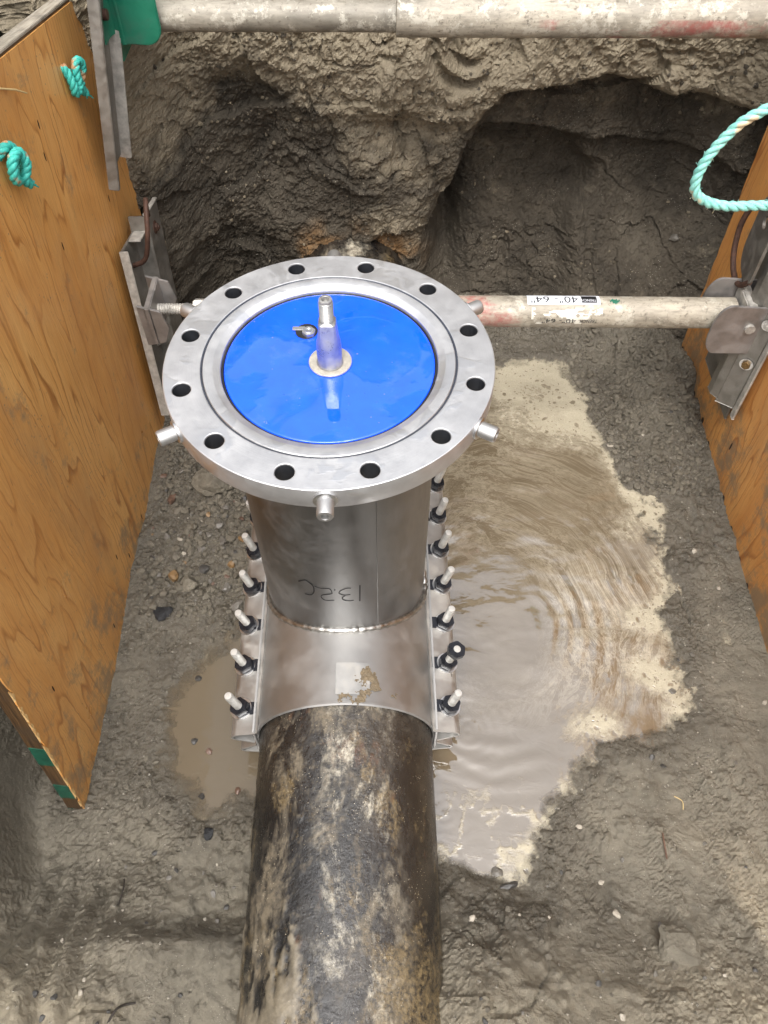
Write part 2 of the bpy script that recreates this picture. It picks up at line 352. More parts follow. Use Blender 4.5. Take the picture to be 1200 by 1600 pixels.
RAIL = m_metal('galvanised_rail', (.20, .19, .17), (.33, .315, .285), .42, .62, 30, bump=.25, dirt=((.12, .10, .075), .7), metal=.75)
RAILE = m_plain('rail_cut_edge', (.46, .44, .40), .5, .4, .35, 60)
BRKT = m_metal('bracket_steel', (.26, .25, .24), (.40, .38, .37), .40, .55, 24, bump=.15, dirt=((.20, .16, .12), .5), metal=.7)
RUST = m_plain('rusty_iron', (.070, .034, .022), .7, .2, .5, 90, .6)
BRASS = m_plain('brown_bolt', (.19, .12, .05), .45, .6, .3, 90)
STRUT = m_strut('worn_strut_paint'); STRUTI = m_strut('worn_strut_inner', False, (.29, .265, .215))
STICK = m_plain('sticker_white', (.66, .68, .72), .45, 0, .06, 30, .1)
STICKO = m_plain('worn_sticker', (.62, .60, .52), .6, 0, .2, 90, .4)
INK = m_plain('black_ink', (.012, .012, .014), .5, 0, .2)
ROPE1 = m_rope('teal_rope_strand', (.17, .50, .44), (.34, .70, .62), (.66, .45, .26))
ROPE2 = m_rope('teal_rope_knot', (.022, .30, .25), (.06, .50, .42), (.55, .22, .08))
STONE = [m_plain('stone_grey', (.13, .118, .10), .42, 0, .35, 60, .5, .003), m_plain('stone_dark', (.050, .047, .043), .35, 0, .35, 60, .5, .003),
         m_plain('stone_pale', (.36, .32, .26), .5, 0, .3, 60, .5, .003), m_plain('stone_brown', (.19, .115, .05), .4, 0, .35, 60, .5, .003), m_plain('stone_red', (.125, .075, .053), .4, 0, .35, 60, .5, .003), m_plain('stone_muddy', (.135, .118, .09), .5, 0, .4, 90, .8, .004)]
ASPH = m_plain('asphalt_black', (.010, .0105, .012), .38, 0, .4, 90, .8, .004)
CLOD = MUD
TWIG = m_plain('dark_root', (.022, .016, .011), .7); STRAW = m_plain('dry_straw', (.55, .42, .20), .6)
SPLAT = m_plain('drying_mud', (.15, .115, .070), .6, 0, .3, 110, .6, .003)

# ------------------------------------------------------------------ mesh helpers
class MB:
    def __init__(s): s.v = []; s.f = []
    def add(s, vs_, fs):
        o = len(s.v); s.v += [tuple(p) for p in vs_]; s.f += [tuple(i+o for i in f) for f in fs]; return s
    def box(s, a, b, Mx=None):
        x0, y0, z0 = a; x1, y1, z1 = b
        p = [(x0, y0, z0), (x1, y0, z0), (x1, y1, z0), (x0, y1, z0), (x0, y0, z1), (x1, y0, z1), (x1, y1, z1), (x0, y1, z1)]
        if Mx is not None: p = [tuple(Mx @ Vector(q)) for q in p]
        return s.add(p, [(3, 2, 1, 0), (4, 5, 6, 7), (0, 1, 5, 4), (1, 2, 6, 5), (2, 3, 7, 6), (3, 0, 4, 7)])
    def lathe(s, prof, seg=48, Mx=None, closed=False):
        n = len(prof); vs_ = []
        for k in range(seg):
            a = 2*PI*k/seg; c, sn = math.cos(a), math.sin(a)
            vs_ += [(r*c, r*sn, z) for r, z in prof]
        fs = []
        for k in range(seg):
            k2 = (k+1) % seg
            for i in range(n-1 if not closed else n):
                j = (i+1) % n
                fs.append((k*n+i, k2*n+i, k2*n+j, k*n+j))
        if Mx is not None: vs_ = [tuple(Mx @ Vector(q)) for q in vs_]
        s.add(vs_, fs)
        return s
    def cyl(s, r, z0, z1, seg=24, Mx=None, bev=0.0, r1=None):
        r1 = r if r1 is None else r1
        pr = [(1e-5, z0), (r-bev, z0), (r, z0+bev), (r1, z1-bev), (r1-bev, z1), (1e-5, z1)] if bev else [(1e-5, z0), (r, z0), (r1, z1), (1e-5, z1)]
        return s.lathe(pr, seg, Mx)
    def tube(s, path, r, seg=10, cap=True, rs=None):
        P = [Vector(p) for p in path]; n = len(P); T = []
        for i in range(n):
            t = (P[min(i+1, n-1)]-P[max(i-1, 0)]); T.append(t.normalized() if t.length > 1e-9 else Vector((0, 0, 1)))
        u = T[0].orthogonal().normalized(); vs_ = []
        for i in range(n):
            u = (u-T[i]*u.dot(T[i])); u = u.normalized() if u.length > 1e-6 else T[i].orthogonal().normalized()
            w = T[i].cross(u); rr = rs[i] if rs else r
            vs_ += [tuple(P[i]+rr*(math.cos(2*PI*k/seg)*u+math.sin(2*PI*k/seg)*w)) for k in range(seg)]
        fs = [(i*seg+k, i*seg+(k+1) % seg, (i+1)*seg+(k+1) % seg, (i+1)*seg+k) for i in range(n-1) for k in range(seg)]
        if cap: fs += [tuple(range(seg))[::-1], tuple((n-1)*seg+k for k in range(seg))]
        return s.add(vs_, fs)
    def prism(s, poly, z0, z1, Mx=None):
        n = len(poly); vs_ = [(x, y, z0) for x, y in poly]+[(x, y, z1) for x, y in poly]
        if Mx is not None: vs_ = [tuple(Mx @ Vector(q)) for q in vs_]
        return s.add(vs_, [tuple(range(n))[::-1], tuple(range(n, 2*n))]+[(i, (i+1) % n, n+(i+1) % n, n+i) for i in range(n)])
    def strip(s, prof, t, y0, y1):
        # sheet metal: open profile (x,z) thickened by t, extruded along y
        P = np.array(prof, float); d = np.gradient(P, axis=0); nn = np.stack([-d[:, 1], d[:, 0]], -1); nn /= np.linalg.norm(nn, axis=1)[:, None]
        Q = P+nn*t; poly = [tuple(p) for p in P]+[tuple(q) for q in Q[::-1]]; n = len(P)
        vs_ = [(x, y0, z) for x, z in poly]+[(x, y1, z) for x, z in poly]; m = 2*n
        fs = [(i, (i+1) % m, m+(i+1) % m, m+i) for i in range(m)]
        for o in (0, m):
            for i in range(n-1):
                fs.append((o+i, o+i+1, o+m-2-i, o+m-1-i))
        return s.add(vs_, fs)
    def mesh(s, name, bevel=0.0, smooth=35):
        me = bpy.data.meshes.new(name); me.from_pydata(s.v, [], s.f)
        bm = bmesh.new(); bm.from_mesh(me)
        bmesh.ops.remove_doubles(bm, verts=bm.verts, dist=2e-5)
        if bevel:
            ed = [e for e in bm.edges if len(e.link_faces) == 2 and e.calc_face_angle(0) > .6]
            bmesh.ops.bevel(bm, geom=ed, offset=bevel, segments=2, affect='EDGES', clamp_overlap=True)
        bmesh.ops.recalc_face_normals(bm, faces=bm.faces)
        bm.to_mesh(me); bm.free()
        me.shade_smooth(); me.set_sharp_from_angle(angle=R(smooth))
        return me
    def build(s, name, mat, parent=None, bevel=0.0, smooth=35, loc=None):
        return mk(name, s.mesh(name, bevel, smooth), mat, parent, loc)
def mk(name, me, mat, parent=None, loc=None):
    if mat and not me.materials: me.materials.append(mat)
    o = bpy.data.objects.new(name, me); col.objects.link(o)
    if parent is not None: o.parent = parent
    if loc is not None: o.location = loc
    elif parent is not None and parent.type == 'EMPTY': o.location = parent.get('_off', (0, 0, 0))
    return o
def tag(o, label=None, cat=None, group=None, kind=None):
    if label: o['label'] = label
    if cat: o['category'] = cat
    if group: o['group'] = group
    if kind: o['kind'] = kind
    return o
def thing(name, label, cat, loc=(0, 0, 0), group=None, rotz=0, world_coords=True):
    o = bpy.data.objects.new(name, None); col.objects.link(o); o.empty_display_size = .05
    o.location = loc; o.rotation_euler = (0, 0, rotz); tag(o, label, cat, group)
    if world_coords: o['_off'] = (-loc[0], -loc[1], -loc[2])
    return o
def rotx(a): return Matrix.Rotation(a, 4, 'X')
def roty(a): return Matrix.Rotation(a, 4, 'Y')
def rotz(a): return Matrix.Rotation(a, 4, 'Z')
def tr(*p): return Matrix.Translation(p)
AX = roty(PI/2)      # z -> x
def grid_mesh(name, X, Y, Z, attrs, mat, parent=None):
    ny, nx = X.shape; v = np.stack([X, Y, Z], -1).reshape(-1, 3)
    i = np.arange(nx*ny).reshape(ny, nx)
    q = np.stack([i[:-1, :-1], i[:-1, 1:], i[1:, 1:], i[1:, :-1]], -1).reshape(-1, 4)
    me = bpy.data.meshes.new(name); me.vertices.add(len(v)); me.vertices.foreach_set('co', v.astype(np.float32).ravel())
    me.loops.add(q.size); me.loops.foreach_set('vertex_index', q.astype(np.int32).ravel())
    me.polygons.add(len(q)); me.polygons.foreach_set('loop_start', np.arange(0, q.size, 4, dtype=np.int32))
    me.update(calc_edges=True); me.shade_smooth()
    for k, a in attrs.items():
        at = me.attributes.new(k, 'FLOAT', 'POINT'); at.data.foreach_set('value', a.astype(np.float32).ravel())
    return mk(name, me, mat, parent)

# ------------------------------------------------------------------ the pit: floor, sides, back wall
WZ = -0.80          # water level
POOL_R = [(0.392, 0.834), (0.486, 0.845), (0.579, 0.846), (0.611, 0.794), (0.633, 0.741), (0.659, 0.658), (0.65, 0.599), (0.69, 0.478), (0.71, 0.4), (0.762, 0.341), (0.755, 0.307), (0.719, 0.274), (0.75, 0.212), (0.758, 0.152), (0.757, 0.085), (0.739, 0.022), (0.744, -0.023), (0.749, -0.083), (0.728, -0.138), (0.746, -0.183), (0.744, -0.221), (0.705, -0.247), (0.662, -0.284), (0.577, -0.294), (0.527, -0.31), (0.488, -0.34), (0.465, -0.375), (0.415, -0.414), (0.398, -0.464), (0.382, -0.51), (0.365, -0.551), (0.354, -0.58), (0.332, -0.586), (0.279, -0.579), (0.243, -0.568), (0.195, -0.544), (0.05, -.50)]
POOL_L = [(-0.05, -.43), (-0.18, -0.421), (-0.233, -0.427), (-0.268, -0.451), (-0.299, -0.414), (-0.327, -0.395), (-0.36, -0.371), (-0.376, -0.34), (-0.356, -0.31), (-0.376, -0.279), (-0.371, -0.225), (-0.364, -0.168), (-0.344, -0.128), (-0.3, -0.086), (-0.266, -0.049), (-0.246, -0.006), (-.12, .1), (0, .5), (.2, .75)]
POOL = POOL_R+POOL_L
def pit_h(x, y):
    xw = x+.012*vn(x*14, y*14, seed=3)+.006*vn(x*45, y*45, seed=4); yw = y+.012*vn(x*14+9, y*14, seed=5)+.006*vn(x*45, y*45+7, seed=6)
    sd = poly_sd(xw, yw, POOL)
    h = WZ+np.where(sd > 0, .0035*(1-np.exp(-sd/.012))+.07*np.clip(sd, 0, .10)+.026*ss(.06, .30, sd)*ss(.95, .6, x), -.05*ss(0, .16, -sd)-.10*np.clip(-sd, 0, .05))
    land = ss(-.07, .03, sd)
    # foreground bank either side of the pipe
    h = h+land*.085*ss(-.50, -.78, y+.05*vn(x*5, y*5, seed=8))
    h = h+.17*gauss(x, y, -.50, -.80, .15, .12)+.05*gauss(x, y, -.28, -.66, .14, .05)*ss(-.62, -.68, y)
    h = h+.05*gauss(x, y, .62, -.82, .35, .10)+.05*gauss(x, y, .25, -.74, .10, .14)
    # mound by the far end of the right panel
    h = h+.075*gauss(x, y, .87, .74, .075, .11)*(.75+.6*vn(x*26, y*26, seed=12))+.03*gauss(x, y, .80, .95, .2, .10)
    h = h-.030*ss(.80, .92, x)*ss(.45, -.15, y)*ss(-.75, -.4, y)
    # rough earth sides behind the panels, near slope
    nx_ = .05*vn(y*5, x*0+3, seed=14)
    wl = ss(-.56, -.80, x+nx_*.6); wr = ss(1.0, 1.16, x+nx_*.4); wn_ = ss(-1.0, -1.75, y)
    h = h+wl*(1.3-.25*wn_)+wr*1.3*ss(-1.9, -1.2, y)
    h = h*(1-wn_)+np.maximum(h, .35)*wn_
    h = np.minimum(h, .52+.03*vn(x*3, y*3, seed=15))
    # relief
    rough = land*(.55+.45*ss(-.1, .4, vn(x*3.3, y*3.3, seed=20)))
    far = np.clip(np.maximum(np.abs(x-.2)-.8, np.abs(y)-1.1), 0, 1); rough = rough*(1+4*far)
    h = h+land*.012*fbm(x*7, y*7, oct=3, seed=21)+rough*.006*fbm(x*24, y*24, oct=4, seed=30, gain=.6)
    rough = rough*(1-.35*ss(.15, .3, x)*ss(-.2, -.4, y)*ss(-1.0, -.9, y))
    h = h+rough*(.009*facets(x*13, y*13, 31)+.0055*facets(x*29, y*29, 32)+.0042*facets(x*66, y*66, 33, .7, .25)+.004*fbm(x*55, y*55, oct=3, seed=35, gain=.7))
    f1, f2, idv = worley(x*24+1.5*vn(x*9, y*9, seed=40), y*24+1.5*vn(x*9, y*9+3, seed=41), 5)
    lump = ss(.55, .15, f1)*(idv > .62)*ss(-.05, .35, vn(x*4.5+7, y*4.5, seed=44))
    h = h+land*.008*lump
    f1, f2, idv = worley(x*60, y*60, 9)
    h = h+land*.004*ss(.5, .1, f1)*(idv > .6)*ss(-.2, .4, vn(x*6, y*6, seed=47))
    # cracks and scraped furrows
    cr = np.abs(fbm(x*6, y*6, oct=3, seed=50)); h = h-land*.010*ss(.035, .0, cr)*ss(0, .5, vn(x*4, y*4, seed=55))
    fur = ss(-.53, -.60, y)*ss(-.30, -.42, x)*ss(-.62, -.5, x); h = h-fur*.010*np.sin(x*150+y*30)
    h = h+rough*.003*fbm(x*90, y*90, oct=2, seed=60)
    lo = WZ+.0035+.004*vn(x*20, y*20, seed=62)+.003*vn(x*60, y*60, seed=63); k = ss(.012, .035, sd)
    h = np.where(h < lo, h*(1-k)+lo*k, h)
    return h, sd
def axis(parts):
    return np.unique(np.concatenate([np.arange(a, b, s) for a, b, s in parts]).round(5))
gx = axis([(-1.3, -.80, .04), (-.80, 1.12, .0042), (1.12, 1.52, .03)]); gy = axis([(-2.4, -1.0, .05), (-1.0, 1.12, .0042), (1.12, 1.75, .03)])
X, Y = np.meshgrid(gx, gy); H, SD = pit_h(X, Y)
H[0, :] = H[-1, :] = .5; H[:, 0] = H[:, -1] = .5
wetm = np.clip(.55*ss(-.25, .35, Y)+ss(.10, 0, SD)+.8*gauss(X, Y, -.40, .05, .16, .45)+.45*ss(.0, .4, vn(X*3.1, Y*3.1, seed=70))+.5*ss(.3, .9, Y)*ss(.7, .3, X), 0, 1)
dry = np.clip(1.6*gauss(X, Y, -.53, -.82, .15, .12)+.8*ss(-.62, -.80, Y)*ss(-.1, .5, vn(X*5, Y*5, seed=73))+1.0*gauss(X, Y, .74, -.64, .12, .14)*ss(-.25, .3, vn(X*9, Y*9, seed=75))+ss(-.3, .3, H), 0, 1)
fine_ = (np.abs(X-.16) < .95) & (np.abs(Y) < 1.1); gran = ss(-.15, .25, vn(X*5+3, Y*5, seed=77)+.5*vn(X*15, Y*15, seed=78))*ss(.0, .02, SD)
H += fine_*gran*.0011*np.random.RandomState(4).normal(size=H.shape)
floor = tag(grid_mesh('ground', X, Y, H, dict(wet=wetm, dry=dry), MUD), kind='structure')
gq = (gran[:-1, :-1] < .5).ravel(); floor.data.polygons.foreach_set('use_smooth', gq)

def wall_y(x, z):
    w = 1.05+.05*vn(x*2.5, z*2.5, seed=80)
    w = w+.09*gauss(x, z, -.27, -.30, .13, .20)-.16*ss(-.40, -.54, x)+.07*gauss(x, z, -.33, -.62, .12, .14)
    w = w-.06*gauss(x, z, .14, -.10, .20, .14)-.05*gauss(x, z, .02, -.33, .12, .08)+.05*gauss(x, z, .10, -.23, .10, .05)
    xb = np.interp(z, [-.95, -.65, -.52, -.39, -.22, -.07, .1], [.185, .185, .18, .215, .30, .35, .40])+.025*vn(x*8, z*8, seed=83)+.012*vn(x*25, z*25, seed=84)
    rec = ss(0, .06, x-xb)
    zl = -.115+.016*vn(x*5, z*0, seed=86)+.006*vn(x*20, z*8, seed=87)
    under = ss(0, .065, zl-z)
    deep = .085*under+.085*ss(0, .05, (-.265+.04*vn(x*5, z*2, seed=88))-z)*ss(.66, .58, x+.05*vn(z*9, x*3, seed=89))+.05*ss(0, .03, (-.33+.03*vn(x*6, z*3, seed=90))-z)
    slope = .22*ss(-.35, -.86, z)
    w = w+rec*(deep-slope)+.15*gauss(x, z, .235, -.60, .05, .16)
    w = w-.03*rec*(1-under)
    w = w-.10*ss(.80, 1.0, x)
    w = w+.22*ss(.10, 1.2, z)          # leans back near the top
    a = .020*fbm(x*6, z*6, oct=6, seed=91, gain=.58)
    a = a+.030*facets(x*4.2, z*5.6, 201, 1.1, .15)+.009*facets(x*11, z*13, 202, 1.0, .15)+.012*facets(x*8, z*1.6, 205, .8, .1)+.006*facets(x*30, z*34, 203, .8, .2)*(.5+.8*vn(x*5, z*5, seed=206))+.0035*facets(x*75, z*80, 204, .7, .2)+.0045*fbm(x*42, z*42, oct=4, seed=207, gain=.7)
    r_ = np.abs(fbm(x*6+.7*z, z*9, oct=4, seed=95)); a = a+.014*ss(.06, .0, r_)*ss(-.2, .4, vn(x*4, z*4, seed=97))
    f1, f2, idv = worley(x*15+1.2*vn(x*6, z*6, seed=98), z*17+1.2*vn(x*6, z*6+5, seed=99), 13)
    a = a-.008*(idv-.5)*ss(.0, .12, f2-f1)
    f1, f2, idv = worley(x*42, z*46, 15); a = a-.003*ss(.5, .1, f1)*(idv > .45)
    # bucket-tooth scars upper centre
    sx, sz = x-.27, z+.03; rr = np.hypot(sx, sz*1.1); a = a+.040*ss(.022, .0, np.abs(rr-.095))*ss(.04, .0, sz)*ss(.05, .0, sx)+.034*ss(.020, .0, np.abs(rr-.050))*ss(.04, .0, sz)*ss(.06, .0, sx)
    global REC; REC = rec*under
    w = w+a*(1-.25*rec)+.006*fbm(x*60, z*60, oct=3, seed=101)
    return w
wx_ = axis([(-3.0, -.95, .10), (-.95, -.62, .02), (-.62, 1.12, .0045), (1.12, 1.45, .03), (1.45, 3.6, .10)]); wz_ = axis([(-1.0, .20, .0045), (.20, 1.27, .02)])
XX, ZZ = np.meshgrid(wx_, wz_); WY = wall_y(XX, ZZ)
top = 8
for k in range(top):      # roll the top edge back into the surface
    WY[-1-k, :] += .6*((top-k)/top)**2
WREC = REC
WY += .0014*np.random.RandomState(3).normal(size=WY.shape)
rustm = .6*ss(.26, .175, np.hypot(XX+.028, ZZ+.715))*ss(-.75, -.6, ZZ)*ss(-.6, .2, vn(XX*14, ZZ*14, seed=110))
dry_shade_m = np.clip(.16+.84*ss(-.44, -.06, ZZ+.12*vn(XX*4, ZZ*4, seed=111))*ss(1.30, 1.10, WY)*(1-.75*WREC)-.75*gauss(XX, ZZ, -.27, -.34, .19, .28)+.35*gauss(XX, ZZ, .10, -.48, .16, .12), 0, 1)  # dry by height and noise; shade of the hollows painted in too
two = tag(grid_mesh('trench_wall', XX, WY, ZZ, dict(dry=dry_shade_m, rust=rustm), WALL), kind='structure'); two.data.shade_flat()
# street-level earth out to the horizon, around the pit
mb = MB()
for a, b in (((-80, -80), (80, -2.35)), ((-80, -2.35), (-1.26, 1.7)), ((1.49, -2.35), (80, 1.7))):
    mb.add([(a[0], a[1], .5), (b[0], a[1], .5), (b[0], b[1], .5), (a[0], b[1], .5)], [(0, 1, 2, 3)])
mb.add([(-80, 1.7, .5), (-3, 1.7, .5), (-3, 6, .5), (-80, 6, .5), (3.5, 1.7, .5), (80, 1.7, .5), (80, 6, .5), (3.5, 6, .5), (-80, 90, .5), (80, 90, .5), (-2.6, 1.75, 1.22), (3.2, 1.75, 1.22), (-2.6, 3.4, 1.22), (3.2, 3.4, 1.22), (-3, 1.2, .5), (3.5, 1.2, .5)],
       [(0, 1, 2, 3), (4, 5, 6, 7), (3, 2, 7, 6, 9, 8), (10, 11, 13, 12), (12, 13, 7, 2), (1, 10, 12, 2), (11, 4, 7, 13)])
tag(mb.build('terrain', WALL), kind='structure')

# ------------------------------------------------------------------ muddy water
px = axis([(-.46, .86, .0040)]); py = axis([(-.66, .95, .0040)]); X, Y = np.meshgrid(px, py)
sd = poly_sd(X+.010*vn(X*16, Y*16, seed=120)+.006*vn(X*50, Y*50, seed=121), Y+.010*vn(X*16+5, Y*16, seed=122), POOL_R+[(0, -.2), (.0, .6), (.2, .82)])
sdl = poly_sd(X, Y, POOL_L)
cx, cy = .33, -.02
dx, dy = X-cx, Y-cy; rad = np.hypot(dx, dy*.85); th = np.arctan2(dy, -dx)
flow = rad*30+1.1*np.arctan2(dy, dx)+1.6*vn(X*5, Y*5, seed=130)
flow_r = rad*34+.9*vn(X*4, Y*4, seed=160)+.5*vn(X*11, Y*11, seed=161); flow_t = th*2.0+1.2*vn(X*5, Y*5+3, seed=162)
streak = np.clip(ss(.06, .22, rad)*ss(-.30, -.02, Y)*(.85+.8*vn(X*3.5, Y*3.5, seed=133)), 0, 1)
shore = -sd
right = ss(.30, .50, X+.22*ss(.3, .7, Y))*ss(-.34, -.22, Y)
wv = .05*vn(X*8, Y*8, seed=136)+.02*vn(X*22, Y*22, seed=137)
fo = right*(.55*ss(.085, .012, shore+wv)+.38*ss(.22, .04, shore+1.3*wv))
fo = np.maximum(fo, ss(.40, .62, Y)*ss(.28, .42, X)*(.62+.35*ss(.2, .05, shore+wv)))
low = ss(-.22, -.36, Y)*ss(.12, .2, X)
web = ss(.22, .0, np.abs(fbm(X*15, Y*15, oct=4, seed=140, gain=.6)))
fo = np.maximum(fo, low*(.30*ss(.20, .0, shore+wv)+.50*web**2*ss(-.28, -.46, Y)+.40*ss(.05, .005, shore+.5*wv)))
fo = np.maximum(fo, (.38+.25*vn(X*12, Y*12, seed=141))*ss(.022, .004, shore))
left = X < -.17
fl = .42*ss(.016, .002, -sdl)*(.6+.6*vn(X*13, Y*13, seed=143))+.30*ss(.06, .0, np.abs(fbm(X*9, Y*9, oct=3, seed=144)))
fo = np.where(left, fl, fo); streak = np.where(left, streak*.3, streak)
z = WZ+np.zeros_like(X)
for rx, ry, wl_, am, dec in ((.255, -.262, .024, .00050, .060), (.225, -.10, .020, .00024, .05), (.205, -.43, .018, .00036, .03)):
    rr = np.hypot(X-rx, Y-ry)+.006*vn(X*18, Y*18, seed=175); z = z+am*np.sin(rr*2*PI/wl_)*np.exp(-rr/dec)
wob = rad+.012*vn(X*7, Y*7, seed=170)+.006*vn(X*17, Y*17, seed=171)
z = z+.00085*np.sin(wob*2*PI/.036)*np.clip(.35+1.1*vn(X*6, Y*6, seed=172), 0, 1)*ss(.03, .10, rad)*ss(.46, .25, rad)*ss(-.50, -.30, Y)
z = z+.0006*np.sin(flow*1.15)*ss(.06, .2, rad)*ss(.6, .3, rad)*ss(-.4, -.15, Y)+.0030*fbm(X*9, Y*17, oct=3, seed=150)*(X > -.1)*ss(-.42, -.2, Y)
z = z+.0005*vn(X*40, Y*40, seed=151)*fo
hg, _ = pit_h(X, Y); depth = WZ-hg
tag(grid_mesh('water', X, Y, z, dict(depth=depth, leftp=1.0*left, foam=np.clip(fo, 0, 1.2), streak=streak, flow_r=flow_r, flow_t=flow_t), WATER), kind='structure')

# ------------------------------------------------------------------ buried main pipe
PZ = -.715; YAW = .027
r_p = .1676; ys = axis([(-1.25, -.86, .03), (-.86, -.28, .0045), (-.28, 1.65, .03)]); aa = np.linspace(0, 2*PI, 241)
AA, YY = np.meshgrid(aa, ys); cx_, cz_ = np.sin(AA), np.cos(AA)
ck = fbm(cx_*4.2+3, YY*11, cz_*4.2, oct=6, seed=190, gain=.68)+.22*ss(-.40, -.80, YY)-.30*ss(.25, .75, cx_)+.40*ss(-.1, -.7, cx_)*ss(-.5, -.75, YY)
cake = ss(.26, .70, ck); RAD = r_p+cake*(.0022+.0035*np.clip(ck-.2, 0, 1)+.0016*fbm(cx_*22, YY*70, cz_*22, oct=3, seed=195, gain=.7))*ss(-.30, -.34, YY)
po = grid_mesh('water_main_pipe', RAD*cx_, YY, RAD*cz_, dict(cake=cake), PIPE)
po.location = (0, 0, PZ); po.rotation_euler = (0, 0, YAW)
tag(po, 'black coated main pipe caked with ochre mud running under the steel sleeve', 'pipe')

# ------------------------------------------------------------------ tapping sleeve
SL = thing('tapping_sleeve', 'stainless steel tapping sleeve with upright flanged outlet, bolted round the black pipe', 'pipe fitting', (0, 0, PZ), rotz=YAW)
RS = .174
sh = MB()
sh.lathe([(RS-.004, -.31), (RS-.001, -.3115), (RS+.0015, -.309), (RS+.001, -.304), (RS, -.300), (RS, .300), (RS+.0015, .309), (RS-.004, .311)], 96, tr(0, 0, PZ) @ rotx(-PI/2), closed=True)
shell = sh.build('sleeve_shell', SHELL, SL)
# bent lugs: folded steel channels along both sides, upper and lower
for sx in (1, -1):
    up_ = [(.166, PZ+.052), (.178, PZ+.046), (.208, PZ+.041), (.215, PZ+.037), (.2175, PZ+.030), (.214, PZ+.024), (.208, PZ+.021), (.178, PZ+.004)]
    lo_ = [(.166, PZ-.058), (.178, PZ-.052), (.202, PZ-.046), (.209, PZ-.042), (.2115, PZ-.035), (.208, PZ-.029), (.202, PZ-.026), (.178, PZ-.010)]
    for p in (up_, lo_):
        p = [(sx*a, b) for a, b in p]
        if sx < 0: p = p[::-1]
        MB().strip(p, .0038, -.318, .318).build('lug', LUG, SL, smooth=50)
    # clamp bar standing against the shell
    MB().box((sx*.1735 if sx > 0 else -.1775, -.316, PZ-.05), (sx*.1775 if sx > 0 else -.1735, .316, PZ+.056)).build('side_bar', SHELL, SL, .001)
# studs
def hexp(r, rot=0): return [(r*math.cos(PI/3*k+rot), r*math.sin(PI/3*k+rot)) for k in range(6)]
pr = [(1e-5, -.105), (.0078, -.105)]; zz = -.1
while zz < .054: pr += [(.0080, zz), (.0074, zz+.0011)]; zz += .0022
pr += [(.0078, .055), (.0078, .056), (.0066, .0595), (1e-5, .060)]
stud_me = MB().lathe(pr, 14).mesh('stud', smooth=25)
nm = MB(); nm.prism(hexp(.0178), 0, .0125); nut_me = nm.mesh('nut', .0012)
wm = MB(); wm.lathe([(.0085, -.0030), (.0200, -.0030), (.0205, -.0020), (.0205, -.0008), (.0200, 0), (.0085, 0)], 28, closed=True); wash_me = wm.mesh('washer')
pm = MB(); pm.box((-.0185, -.0125, -.0055), (.0185, .0125, .0)); pad_me = pm.mesh('guide_pad', .0015)
random.seed(4)
for sx in (1, -1):
    for i in range(7):
        y0 = -.266+.0905*i; hz = -.042+.005*random.uniform(-1, 1)
        base = Vector((sx*.2035, y0, PZ+.048))
        s_ = mk('stud', stud_me, STUD, SL); s_.location = Vector(SL['_off'])+base
        s_.rotation_euler = (random.uniform(-.03, .03), sx*.21+random.uniform(-.03, .03), 0); s_.scale = (1.06, 1.06, random.uniform(1.0, 1.22))
        n_ = mk('nut', nut_me, BLACKN, s_, (0, 0, .002)); n_.rotation_euler = (0, 0, random.uniform(0, 3)); mk('washer', wash_me, WASH, s_, (0, 0, .0005))
        q = mk('guide_pad', pad_me, BLACKN, SL); q.location = Vector(SL['_off'])+Vector((sx*.190, y0, PZ+.052)); q.rotation_euler = (0, sx*.10, 0)
        if sx > 0 and i == 1:
            mk('loose_nut', nut_me, BLACKN, s_, (0, 0, .046)).rotation_euler = (0, 0, .4)
# riser with welded seam
RR = .162
ri = MB(); pts = [(RR-.006, -.60), (RR, -.60)]+[(RR, z_) for z_ in np.linspace(-.59, -.037, 12)]+[(RR-.006, -.037)]
ri.lathe(pts, 96, closed=True); riser = ri.build('riser', STAIN, SL)
path = [(RR*math.sin(R(24))+.0, -RR*math.cos(R(24)), z_) for z_ in np.linspace(-.55, -.035, 20)]
MB().tube(path, .0010, 8).build('seam', STAIN, riser)
path = [];  rsr = []
random.seed(2)
for k in range(181):
    a = 2*PI*k/180; x_, y_ = (RR+.003)*math.sin(a), (RR+.003)*math.cos(a)
    path.append((x_, y_, PZ+math.sqrt(max((RS+.002)**2-x_**2, 0)))); rsr.append(.0062+.0011*math.sin(k*2.2)+random.uniform(-.0004, .0004))
MB().tube(path, .006, 10, False, rsr).build('weld_bead', WELD, SL)
# handwriting "13.20", written upside down on the riser
strokes = [[(12.43, -0.3814), (12.16, -0.4085), (11.87, -0.4365)],
 [(6.72, -0.3869), (4.44, -0.3859), (1.14, -0.391), (-0.86, -0.4003), (0.88, -0.4068), (3.16, -0.4097), (6.2, -0.4081)],
 [(3.16, -0.4097), (0.91, -0.4188), (1.95, -0.4269), (5.19, -0.4305), (8.03, -0.4301)],
 [(-3.6, -0.3904), (-2.8, -0.3905)],
 [(-15.87, -0.3858), (-12.34, -0.3891), (-6.42, -0.388), (-5.07, -0.4016), (-6.09, -0.4056), (-11.5, -0.4132), (-12.2, -0.422), (-10.45, -0.4296), (-7.56, -0.4298), (-4.17, -0.4271)],
 [(-26.55, -0.3875), (-23.5, -.3785), (-20.83, -0.3746), (-17.04, -0.3858), (-16.5, -.398), (-16.98, -0.4097), (-19.18, -0.4214), (-23.29, -0.4249)]]
def spline(P, n=8):
    P = [np.array(p, float) for p in P]; out = []
    for i in range(len(P)-1):
        p0, p1, p2, p3 = P[max(i-1, 0)], P[i], P[i+1], P[min(i+2, len(P)-1)]
        for k in range(n):
            t = k/n; out.append(.5*((2*p1)+(-p0+p2)*t+(2*p0-5*p1+4*p2-p3)*t*t+(-p0+3*p1-3*p2+p3)*t**3))
    out.append(P[-1]); return out
lt = MB()
